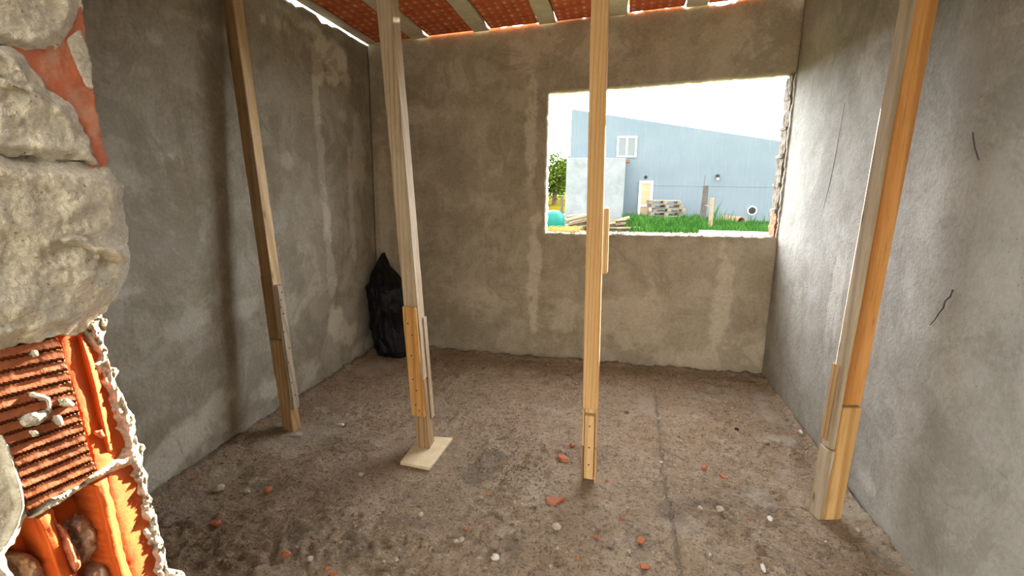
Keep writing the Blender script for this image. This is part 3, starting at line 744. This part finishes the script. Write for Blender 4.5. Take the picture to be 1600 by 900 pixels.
place('brick_shard', (447,873), rock(.018, 7, (1.1, .8, .6), 2, .4, True), PAL['shard'], 'brick chip at the lower left of the floor, near the frame edge', 'brick piece')
place('brick_shard', (1001,849), rock(.016, 8, (1, .9, .8), 2, .3), PAL['shard'], 'round orange brick chip right of two grey stones', 'brick piece')
place('brick_shard', (1007,889), rock(.016, 9, (1.2, .7, .6), 2, .3), PAL['shard'], 'orange brick chip nearest the bottom edge', 'brick piece')
for px, r in (((973,813), .011), ((931,841), .012), ((903,876), .009), ((1170,813), .008), ((948,753), .011), ((762,773), .011), ((728,829), .010), ((893,697), .018), ((522,899), .016), ((510,897), .013)):
    place('brick_chip', px, rock(r, px[0], (1, .8, .7), 1, .5), PAL['shard'], 'tiny orange brick chip lying loose on the earth floor', 'brick piece', 'tiny brick chips on the floor')
place('stone', (870,829), rock(.026, 11, (1, .9, .7), 2, .5, True), PAL['stone'], 'knobbly pale stone in front of the largest brick shard', 'stone')
place('stone', (954,852), rock(.022, 12, (.9, 1.1, .8), 2, .5, True), PAL['stoned'], 'dark grey stone in the front of the floor', 'stone')
place('stone', (774,872), rock(.02, 13, (1.1, .9, .8), 2, .4), PAL['white'], 'whitish stone left of centre at the front', 'stone')
place('stone', (773,857), rock(.026, 14, (1.1, 1, .8), 2, .5, True), PAL['stoned'], 'dark angular stone just behind the whitish stone', 'stone')
place('stone', (343,766), rock(.03, 15, (1, 1.1, .7), 2, .4), PAL['stone'], 'pale stone near the left wall below the leftmost prop', 'stone')
place('stone', (385,771), rock(.018, 16, (1.5, .9, .6), 2, .4), PAL['stone'], 'flat pale stone between leftmost prop and broken wall', 'stone')
place('stone', (466,681), rock(.026, 17, (1.4, .7, .6), 2, .3), PAL['white'], 'whitish stone right at the foot of the leftmost prop', 'stone')
place('stone', (437,667), rock(.03, 18, (1.2, .9, .5), 2, .4), PAL['stone'], 'pale stone between the leftmost prop and the left wall', 'stone')
place('stone', (533,666), rock(.02, 19, (1.4, .8, .6), 2, .3), PAL['white'], 'pale stone right of the leftmost prop', 'stone')
place('stone', (563,742), rock(.018, 20, (1.1, .9, .6), 2, .3), PAL['stone'], 'grey-brown stone left of the plywood pad', 'stone')
place('stone', (485,877), rock(.018, 21, (1, 1, .7), 2, .3), PAL['stone'], 'pale stone right of the lower left brick chip', 'stone')
place('stone', (658,806), rock(.017, 22, (1, 1.1, .8), 2, .3), PAL['stone'], 'pale stone in front of the plywood pad', 'stone')
place('stone', (1124,802), rock(.022, 23, (1, .9, .8), 2, .5, True), PAL['stone'], 'pale broken stone in the front right of the floor', 'stone')
place('stone', (1251,680), rock(.022, 24, (.7, 1.3, .6), 2, .3), PAL['white'], 'whitish stone close to the right wall', 'stone')
place('stone', (1196,691), rock(.02, 25, (1.2, .8, .7), 2, .3), PAL['stone'], 'grey stone in front of the right wall', 'stone')
place('stone', (980,645), rock(.02, 26, (1, .9, .8), 2, .3), PAL['stoned'], 'round brown stone beyond the centre prop', 'stone')
place('black_lump', (1151,671), rock(.017, 27, (1, .9, .7), 2, .3), PAL['black'], 'small black lump on the floor before the right wall', 'lump')
place('plaster_fragment', (1192,890), rock(.02, 28, (.55, 1.5, .5), 2, .4, True), PAL['white'], 'white plaster fragment at the bottom right of the floor', 'plaster piece')
place('plaster_fragment', (1202,820), rock(.019, 29, (.7, 1.3, .5), 2, .4, True), PAL['white'], 'white plaster fragment left of the right prop foot', 'plaster piece')
place('plaster_fragment', (1032,721), rock(.02, 30, (1.3, .5, .5), 1, .3, True), PAL['white'], 'thin white plaster stick beside the floor crack', 'plaster piece')
place('plaster_fragment', (1030,653), rock(.016, 31, (1.3, .6, .5), 1, .3, True), PAL['white'], 'white plaster bit at the far end of the floor crack', 'plaster piece')
white_px = [(1063,692),(1109,710),(1077,630),(1117,661),(824,620),(944,632),(1186,836),(1090,841),(1109,870),(1020,865),(1094,801),(983,864),(1045,775),(871,860),(860,884),(980,795),(1207,768),(712,847),(722,848),(784,841),(620,880),(510,720),(705,600),(760,580),(900,600),(830,690),(600,880),(1290,850),(1340,830)]
proto = None
for i, px in enumerate(white_px):
    lab = 'tiny pale pebble lying loose on the earth floor'
    if proto is None:
        proto = place('pebble', px, rock(.011, 40, (1, .85, .7), 1, .4), PAL['stone'], lab, 'stone', 'tiny pale pebbles on the floor')
    else:
        o = proto.copy(); COL.objects.link(o); p = onZ(*px, 0); o.location = (p.x, p.y, fz(p.x, p.y)); o.rotation_euler = (0, 0, i*1.3); s = .6+.6*random.random(); o.scale = (s, s, s)
# loose crumbs, uncountable
bm = bmesh.new()
for i in range(1500):
    if i < 500:
        x, y = -.55+random.gauss(0, .13), 2.33+random.gauss(0, .14)
    elif i < 900:
        x = random.choice((XL+.02+abs(random.gauss(0, .05)), XR-.02-abs(random.gauss(0, .04)))); y = random.uniform(.9, D-.05)
    else: x, y = random.uniform(XL+.1, XR-.1), random.uniform(1.2, 3.2)
    if not (XL+.02 < x < XR-.02): continue
    if math.hypot(x+.96, y-2.4) < .24 or min(math.hypot(x+1.81, y-2.44), math.hypot(x+.07, y-2.3), math.hypot(x-.98, y-2.25)) < .1: continue
    r = random.uniform(.002, .0055)*(1 if i % 6 else 1.7); z = fz(x, y)+r*.4; a = random.random()*6
    vs4 = [bm.verts.new((x+r*math.cos(a+k*2.1)*random.uniform(.7, 1.2), y+r*math.sin(a+k*2.1), z-r*.6)) for k in range(3)]
    t4 = bm.verts.new((x, y, z+r*.7)); bm.faces.new(vs4[::-1])
    for k in range(3): bm.faces.new((vs4[k], vs4[(k+1) % 3], t4))
tag(link('floor_crumbs', bm, PAL['stoned']), 'dark crumbs of earth and gravel scattered over the floor', 'gravel', kind='stuff')

# ------------------------------------------------------------------ wires and scratches on the right wall, wire at the window
def wall_wire(name, pxs, r, off, label, cat, mat='steel'):
    bm = bmesh.new(); pts = [onX(x, y, XR-o) for (x, y), o in zip(pxs, off)]
    tube(bm, pts, r, 6); return tag(link(name, bm, PAL[mat], loc=pts[0]), label, cat)
wall_wire('wire', [(1520,207),(1521,218),(1523,230),(1526,240),(1529,250)], .0022, [.004,.010,.012,.010,.004], 'short curved dark wire sticking to the right wall above', 'wire')
wall_wire('twig', [(1489,453),(1485,463),(1477,470),(1474,481),(1466,491),(1461,499),(1453,508)], lambda t: .0034-.002*t, [.004,.006,.005,.007,.005,.005,.003], 'dark twig-like wire on the right wall below the curved wire', 'twig')
wall_wire('wire', [(1320,160),(1314,195),(1306,240),(1297,285),(1287,325)], .0011, [.003]*5, 'long thin dark wire line on the right wall beside the window', 'wire')
bm = bmesh.new(); pts = []
for k in range(17):
    a = -2.2+k*3.9/16; pts.append(onY(1238+8*math.cos(a+3.6), 134+20*math.sin(a+3.6), D+.03))
tube(bm, pts, .0016, 5)
tag(link('wire', bm, PAL['steel'], loc=pts[0]), 'thin looped wire at the upper right corner of the window', 'wire')
# dry straw and a brick bit lying on the sill
bm = bmesh.new(); rr = random.Random(3)
for i in range(150):
    x = rr.uniform(WX0+.02, WX0+.28)*1.0; y = rr.uniform(D+.03, D+TH-.02); z = SZ0+.012+rr.random()**2*.035
    a = rr.uniform(-.7, .7); L = rr.uniform(.04, .11); dz = rr.uniform(-.012, .02)
    tube(bm, [(x-L*.5*math.cos(a), y-L*.25*math.sin(a), z), (x, y, z+.008+dz*.4), (x+L*.5*math.cos(a), y+L*.25*math.sin(a), z+dz)], .0012, 4)
tag(link('straw', bm, PAL['straw'], loc=(WX0+.15, D+.1, SZ0)), 'dry yellow straw lying on the left end of the window sill', 'straw', kind='stuff')
bm = rock(.022, 3, (1.3, .8, .6), 2, .5, True)
for v in bm.verts: v.co += V((WX0+.245, D+.10, SZ0+.022))
tag(link('brick_piece', bm, PAL['shard'], loc=(WX0+.245, D+.10, SZ0+.01)), 'reddish brick piece lying on the window sill left of the centre prop', 'brick piece')
bm = bmesh.new(); rr = random.Random(8)
for i in range(420):
    w = rr.random(); x = WX0+.05+w*(WX1-WX0-.09); y = rr.uniform(D+.012, D+TH-.01); z = SZ0+(SZ1-SZ0)*w+.010; r = rr.uniform(.003, .010)
    b2 = bmesh.ops.create_icosphere(bm, subdivisions=1, radius=r, matrix=Matrix.Translation((x, y, z)) @ Matrix.Diagonal((1, 1, .7, 1)))
tag(link('mortar_crumbs', bm, PAL['mortar'], loc=(0, D+.1, SZ0)), 'crumbs of mortar along the rough window sill', 'mortar', kind='stuff')

# ------------------------------------------------------------------ outside
GZ = -.03
bm = bmesh.new(); n = 40
for a, b, c, d in ((-90, 90, -60, -1.62), (-90, XL-.15, -1.62, D+TH), (XR+.15, 90, -1.62, D+TH), (-90, 90, D+TH+.001, 140)):
    v = [bm.verts.new(q) for q in ((a, c, GZ), (b, c, GZ), (b, d, GZ), (a, d, GZ))]; bm.faces.new(v)
g = link('ground', bm, PAL['ground'], recalc=False); tag(g, 'yard ground outside the window', 'ground', kind='structure')
bm = bmesh.new(); v = [bm.verts.new(q) for q in ((-40, 27, GZ+.02), (-2.9, 27, GZ+.02), (-2.9, 75, GZ+.02), (-40, 75, GZ+.02))]; bm.faces.new(v)
tag(link('field', bm, PAL['field'], recalc=False), 'sunlit dry yellow field beyond the house corner', 'field', kind='structure')
HY = 23.0
house = empty('house', (2.0, HY, GZ), 'blue-grey rendered house with a sloping roofline seen through the window', 'house')
hp = [onY(893, 173, HY), onY(1226, 224, HY)]
sl_ = (hp[1].z-hp[0].z)/(hp[1].x-hp[0].x); xh0, xh1 = hp[0].x, 10.5
zt = lambda x: hp[0].z+sl_*(x-hp[0].x)
def facade_rect(x0, y0, x1, y1, Y=HY):
    a, b = onY(x0, y1, Y), onY(x1, y0, Y); return a.x, b.x, a.z, b.z
bm = bmesh.new(); hexa(bm, [(xh0, HY, GZ), (xh1, HY, GZ), (xh1, HY+7, GZ), (xh0, HY+7, GZ), (xh0, HY, zt(xh0)), (xh1, HY, zt(xh1)), (xh1, HY+7, zt(xh1)), (xh0, HY+7, zt(xh0))])
link('wall', bm, PAL['house'], house)
bm = bmesh.new(); hexa(bm, [(xh0-.0, HY-.0, zt(xh0)), (xh1, HY-.0, zt(xh1)), (xh1, HY+7.0, zt(xh1)), (xh0-.0, HY+7.0, zt(xh0)), (xh0-.0, HY-.0, zt(xh0)+.07), (xh1, HY-.0, zt(xh1)+.07), (xh1, HY+7.0, zt(xh1)+.07), (xh0-.0, HY+7.0, zt(xh0)+.07)])
link('roof', bm, PAL['house'], house)
bm = bmesh.new(); a = onY(878, 290, HY-.012)
for yy in (290,):
    z = onY(1050, yy, HY).z; box(bm, .8, xh1, HY-.010, HY, z-.012, z+.012)
link('render_band', bm, PAL['house'], house)
AY = 21.8
x0, x1, z0, z1 = facade_rect(882, 247, 978, 352, AY)
bm = bmesh.new(); box(bm, x0, x1, AY, HY-.001, GZ, z1); bevel(bm, .02, 1); ann = link('annex', bm, PAL['annex'], house); ann['label'] = 'lighter grey low block in front of the facade'
def framed(name, rect, mull, mat_p, fw=.07):
    x0, x1, z0, z1 = rect
    bm = bmesh.new(); y0, y1 = HY-.06, HY-.002
    box(bm, x0, x0+fw, y0, y1, z0, z1); box(bm, x1-fw, x1, y0, y1, z0, z1); box(bm, x0+fw, x1-fw, y0, y1, z0, z0+fw); box(bm, x0+fw, x1-fw, y0, y1, z1-fw, z1)
    panes = [(x0+fw, x1-fw, z0+fw, z1-fw)]
    if mull == 'v':
        xm = (x0+x1)/2; box(bm, xm-.04, xm+.04, y0+.004, y1, z0+fw, z1-fw); panes = [(x0+fw, xm-.04, z0+fw, z1-fw), (xm+.04, x1-fw, z0+fw, z1-fw)]
    if mull == 'h':
        zm = z0+(z1-z0)*.38; box(bm, x0+fw, x1-fw, y0+.004, y1, zm-.04, zm+.04); panes = [(x0+fw, x1-fw, z0+fw, zm-.04), (x0+fw, x1-fw, zm+.04, z1-fw)]
    f = link(name, bm, PAL['alu'], house)
    for (a, b, c, d) in panes:
        bm = bmesh.new(); box(bm, a, b, y0+.03, y0+.04, c, d); link('pane', bm, mat_p, f)
    return f
framed('window', facade_rect(963, 213, 996, 246), 'v', PAL['glass'], .07)
dr = facade_rect(995, 283, 1021, 349); framed('door', (dr[0], dr[1], GZ+.02, dr[3]), 'h', PAL['glass2'], .10)
def disc(name, px, r, mat, y0, y1, par, n=20):
    c = onY(*px, HY); bm = bmesh.new(); tube(bm, [(c.x, HY-y0, c.z), (c.x, HY-y1, c.z)], r, n); return link(name, bm, mat, par)
vr = disc('vent_ring', (1175, 329), .19, PAL['trimw'], .03, .001, house, 24); disc('vent_hole', (1175, 329), .145, PAL['hole'], .036, .028, vr)
c = onY(980, 252, HY); bm = bmesh.new(); box(bm, c.x-.11, c.x+.11, HY-.03, HY-.001, c.z-.06, c.z+.06); bevel(bm, .01, 1); link('exposed_brick', bm, PAL['rust'], house)
disc('junction_box', (1009, 277), .07, PAL['hole'], .02, .001, house)
c = onY(1121, 275, HY); bm = bmesh.new(); tube(bm, [(c.x, HY-.001, c.z), (c.x, HY-.12, c.z)], .07, 10); lmp = link('wall_lamp', bm, PAL['hole'], house)
bm = bmesh.new(); bmesh.ops.create_uvsphere(bm, u_segments=12, v_segments=8, radius=.055, matrix=Matrix.Translation((c.x, HY-.14, c.z-.12))); link('globe', bm, PAL['trimw'], lmp)

# pallets
def pallet(name, loc, rz, sc=1.0):
    root = empty(name, loc, '', 'pallet', 'pallets stacked against the house'); root.rotation_euler = (0, 0, rz)
    def pc(n, x0, x1, y0, y1, z0, z1):
        bm = bmesh.new(); box(bm, x0, x1, y0, y1, z0, z1); bevel(bm, .006, 1)
        me = bpy.data.meshes.new(n); bm.to_mesh(me); bm.free(); me.materials.append(PAL['pallet'])
        o = bpy.data.objects.new(n, me); COL.objects.link(o); o.parent = root
    for k in range(6): pc('deck_board', -.62, .62, -.5+k*.18, -.5+k*.18+.11, .125, .150)
    for k in range(3): pc('bottom_board', -.62, .62, -.5+k*.445, -.5+k*.445+.11, 0, .024)
    for i in range(3):
        for k in range(3): pc('block', -.62+i*.545, -.62+i*.545+.15, -.5+k*.445, -.5+k*.445+.11, .026, .123)
    return root
pc0 = onZ(1037, 346, GZ); px, py = 1.86, 21.7
names = ['bottom pallet of the grey wooden stack by the house door', 'second pallet up in the stack by the house door', 'third pallet up in the stack by the house door', 'fourth pallet up in the stack, jutting to the right', 'fifth pallet up in the stack by the house door', 'topmost pallet of the grey wooden stack by the house door']
for k, (dx, rz) in enumerate([(.0, .04), (.03, -.05), (-.02, .08), (.12, .0), (-.03, .12), (-.08, .05)]):
    if k == 0: P0 = pallet('wooden_pallet', (px+dx, py, GZ+.02), rz); r = P0
    else:
        r = P0.copy(); COL.objects.link(r); r.location = (px+dx, py, GZ+.02+k*.154); r.rotation_euler = (0, 0, rz)
        for ch in list(P0.children):
            c = ch.copy(); COL.objects.link(c); c.parent = r
    r['label'] = names[k]
# posts in the yard
def pole(name, b, tpx, Y, w, mat, label, cat='post'):
    a = onY(b[0], b[1], Y); a.z = GZ-.05; e = onY(*tpx, Y); bm = bmesh.new()
    tube(bm, [a, a.lerp(e, .5)+V((.01, 0, 0)), e], w, 4 if w > .03 else 6); return tag(link(name, bm, PAL[mat], loc=(a.x, Y, GZ)), label, cat)
pole('plank', (1098, 346), (1103, 290), 21.0, .10, 'pole', 'dark grey upright plank in the grass before the house', 'plank')
pole('rod', (1094, 320), (1102, 274), 21.2, .012, 'pole', 'thin dark rod standing beside the grey upright plank', 'rod')
pole('stake', (1109, 358), (1113, 309), 19.2, .075, 'polep', 'pale wooden stake in the grass right of the dark plank', 'stake')
a, b = onY(1102, 321, 20.9), onY(1112, 322, 19.3); bm = bmesh.new(); tube(bm, [a, a.lerp(b, .5)-V((0, 0, .02)), b], .02, 6)
tag(link('rope', bm, PAL['pipe'], loc=a), 'reddish tie strung between the dark plank and the pale stake', 'rope')
pole('fence_post', (877, 352), (878, 306), 18.6, .05, 'pole', 'thin grey fence post left of the low annex', 'post')
# clay pipe
c = onZ(1158, 352, GZ); bm = bmesh.new(); R_, r_ = .17, .13; N = 24; A = []
for y_, rr_ in ((0, R_), (0, r_), (.9, r_), (.9, R_)):
    A.append([bm.verts.new((c.x+rr_*math.cos(k*2*math.pi/N)-y_*.55, c.y+y_, GZ+R_+rr_*math.sin(k*2*math.pi/N))) for k in range(N)])
for i in range(4):
    for k in range(N): bm.faces.new((A[i][k], A[i][(k+1) % N], A[(i+1) % 4][(k+1) % N], A[(i+1) % 4][k]))
tag(link('clay_pipe', bm, PAL['pipe'], loc=(c.x, c.y, GZ)), 'short pinkish clay pipe lying in the grass by the house', 'pipe')
# slab and rubble
a, b = onZ(1104, 366, GZ), onZ(1215, 361, GZ); bm = bmesh.new(); box(bm, a.x-.2, a.x+3.6, 16.2, 17.6, GZ, GZ+.10); bevel(bm, .02, 1)
tag(link('concrete_slab', bm, PAL['slab'], loc=(a.x+1.6, 16.9, GZ)), 'flat pale concrete slab in the yard just beyond the sill', 'slab')
for (px_, r_, sd, lab) in (((1071, 354), .20, 1, 'white rubble lump lying in the grass before the pallets'), ((1072, 361), .16, 2, 'pale rubble lump nearest the sill in the grass'), ((1022, 347), .25, 3, 'flat pale rubble lump at the foot of the pallets')):
    p = onZ(*px_, GZ); bm = rock(r_, sd, (1.4, .8, .35), 2, .4)
    for v in bm.verts: v.co += V((p.x, p.y, GZ+r_*.25))
    tag(link('rubble', bm, PAL['slab'], loc=(p.x, p.y, GZ)), lab, 'rubble')
# scrap timber heap
rr = random.Random(12)
heap = [((885,345),(935,333)),((888,352),(930,343)),((893,357),(962,349)),((886,339),(915,336)),((900,360),(985,357)),((905,350),(978,344)),((945,352),(984,340)),((940,356),(978,350)),((930,362),(1005,358)),((885,357),(912,341)),((955,346),(984,342)),((915,345),(950,338)),((890,349),(925,352)),((950,361),(1000,360))]
desc = ['long scrap board at the back of the heap left of the prop','short scrap board in the left of the timber heap','scrap board in the middle of the timber heap','highest scrap board of the heap by the annex','front scrap board of the timber heap','scrap board crossing behind the centre prop','slanting scrap board right of the centre prop','lower slanting board right of the centre prop','long low board at the front right of the heap','steep scrap board at the left end of the heap','short upper board right of the centre prop','scrap board hidden partly behind the centre prop','low crossing board in the left of the heap','lowest thin board right of the centre prop']
for k, ((a, b), ds) in enumerate(zip(heap, desc)):
    Y0 = 16.5+ k*.16; Y1 = Y0+.05
    p, q = onY(*a, Y0), onY(*b, Y1); p.z = max(p.z, GZ+.05); q.z = max(q.z, GZ+.05)
    bm = bmesh.new(); m_ = p.lerp(q, .5); w = .05+.03*rr.random()
    tube(bm, [p, m_+V((0, 0, .01)), q], w, 4 if k % 3 else 7)
    tag(link('scrap_board', bm, PAL['logs'] if k % 3 else PAL['polep'], loc=m_), ds, 'wood', 'scrap timber heap in the yard')
# teal tub
c = onZ(864, 354, GZ); c.y = 18.2; c.x = onY(864, 350, 18.2).x
bm = bmesh.new(); prof = [(.42, 0), (.43, .05), (.40, .30), (.34, .48), (.22, .58), (.0, .61)]; rings = []
for r_, z_ in prof: rings.append([bm.verts.new((c.x+max(r_, .001)*math.cos(k*math.pi/12), c.y+max(r_, .001)*math.sin(k*math.pi/12), GZ+z_)) for k in range(24)])
for A, B in zip(rings, rings[1:]):
    for k in range(24): bm.faces.new((A[k], A[(k+1) % 24], B[(k+1) % 24], B[k]))
bm.faces.new(rings[0][::-1])
bmesh.ops.remove_doubles(bm, verts=bm.verts, dist=.002)
tag(link('tub', bm, PAL['teal'], loc=(c.x, c.y, GZ), smooth=True), 'teal plastic tub upturned in the yard at the window left edge', 'tub')
# grass
def blade(bm, x, y, h, lean, w, rr):
    a = rr.uniform(0, 6.28); dx, dy = math.cos(a)*lean*h, math.sin(a)*lean*h
    p0, p1, p2 = V((x, y, GZ)), V((x+dx*.4, y+dy*.4, GZ+h*.6)), V((x+dx, y+dy, GZ+h))
    s = V((w, 0, 0)); v = [bm.verts.new(q) for q in (p0-s, p0+s, p1+s*.7, p1-s*.7, p2)]
    bm.faces.new((v[0], v[1], v[2], v[3])); bm.faces.new((v[3], v[2], v[4]))
rr = random.Random(5); bm = bmesh.new()
for i in range(9000):
    y = rr.uniform(17.3, 22.7); pxx = rr.uniform(975, 1230)
    x = onY(pxx, 350, y).x
    if abs(x-px) < .72 and abs(y-py) < .6: continue
    if x > 2.6 and y < 17.8: continue
    dens = 1 if pxx < 1105 else .55
    h = rr.uniform(.12, .42)*dens*(1.25 if rr.random() < .12 else 1)*(1 if y > 18 else .6)
    blade(bm, x, y, h, rr.uniform(.1, .7), .014, rr)
tag(link('grass', bm, PAL['grass'], recalc=False, loc=(3, 20, GZ)), 'rough green grass growing in the yard before the house', 'grass', kind='stuff')
bm = bmesh.new()
for pxx, h in ((1113,1.25),(1115,1.0),(1118,.85),(1121,.7),(1125,.8),(1129,.6),(1140,.75),(1146,.55),(1172,.6),(1178,.5),(1195,.55),(1203,.6),(1207,.7),(1058,.7),(1064,.6),(1132,.65),(1085,.6)):
    y = rr.uniform(19.5, 21.5); x = onY(pxx, 350, y).x
    for _ in range(3): blade(bm, x+rr.uniform(-.04, .04), y, h*rr.uniform(.8, 1.05), rr.uniform(.1, .35), .016, rr)
tag(link('tall_weeds', bm, PAL['grass'], recalc=False, loc=(4, 20.5, GZ)), 'tall thin weeds standing above the grass before the house', 'weeds', kind='stuff')
# trees beyond
def tree(label, px_, Y, rad, h, seed, n=2600):
    rr = random.Random(seed); b = onY(px_, 330, Y); root = empty('tree', (b.x, Y, GZ), label, 'tree')
    bm = bmesh.new(); tube(bm, [(b.x, Y, GZ-.1), (b.x+.1, Y, h*.35), (b.x-.05, Y, h*.7)], lambda t: .22*(1-.6*t), 8)
    for k in range(5):
        a = k*1.3; tube(bm, [(b.x+.08, Y, h*.35), (b.x+math.cos(a)*rad*.5, Y+math.sin(a)*rad*.5, h*.6)], .07, 6)
    link('trunk', bm, PAL['bark'], root)
    bm = bmesh.new(); cl = [(b.x+rr.gauss(0, rad*.45), Y+rr.gauss(0, rad*.4), h*rr.uniform(.30, .85)) for _ in range(16)]
    for i in range(n):
        c_ = V(rr.choice(cl)); p = c_+V((rr.gauss(0, rad*.2), rr.gauss(0, rad*.2), rr.gauss(0, h*.08)))
        d1 = V((rr.gauss(0, 1), rr.gauss(0, 1), rr.gauss(0, .7))).normalized(); d2 = d1.cross(V((rr.gauss(0, 1), rr.gauss(0, 1), rr.gauss(0, 1)))).normalized(); s = rr.uniform(.09, .17)
        v = [bm.verts.new(q) for q in (p-d1*s, p+d2*s*.5, p+d1*s, p-d2*s*.5)]; bm.faces.new(v)
    link('foliage', bm, PAL['leaf'], root, recalc=False); return root
tree('leafy green tree beyond the field at the left window edge', 865, 40, 1.9, 4.1, 1, 4600)
tree('farther rounded green tree mostly behind the low annex', 886, 54, 1.8, 3.6, 2, 2000)

# ------------------------------------------------------------------ light: low sun behind the house, bright hazy sky
w = bpy.data.worlds.new('sky'); S.world = w; w.use_nodes = True; nt = w.node_tree; nt.nodes.clear()
wo = nt.nodes.new('ShaderNodeOutputWorld'); bg = nt.nodes.new('ShaderNodeBackground'); nt.links.new(bg.outputs[0], wo.inputs[0])
tcw = nt.nodes.new('ShaderNodeTexCoord'); sp = nt.nodes.new('ShaderNodeSeparateXYZ'); nt.links.new(tcw.outputs['Generated'], sp.inputs[0])
rp = nt.nodes.new('ShaderNodeValToRGB'); nt.links.new(sp.outputs['Y'], rp.inputs[0])   # brighter around the sun, beyond the house
SKY_BACK, SKY_SUN = .66, 3.0
e = rp.color_ramp.elements; e[0].position = 0.; e[0].color = (SKY_BACK*1.02, SKY_BACK*.99, SKY_BACK*.90, 1)
e[1].position = 1.; e[1].color = (SKY_SUN*.93, SKY_SUN*.99, SKY_SUN*1.08, 1)
nt.links.new(rp.outputs[0], bg.inputs[0]); bg.inputs[1].default_value = 1.0
sd = bpy.data.lights.new('sun', 'SUN'); sun = bpy.data.objects.new('sun', sd); COL.objects.link(sun)
sd.energy = 6.0; sd.color = (1, .84, .58); sd.angle = math.radians(.8)
to_sun = V((.085, 1, .255)).normalized(); sun.rotation_euler = to_sun.to_track_quat('Z', 'Y').to_euler(); sun.location = (3, 20, 9)
S.view_settings.view_transform = 'Standard'; S.view_settings.look = 'None'; S.view_settings.exposure = 3.3; S.view_settings.gamma = 1
S.view_settings.use_curve_mapping = False
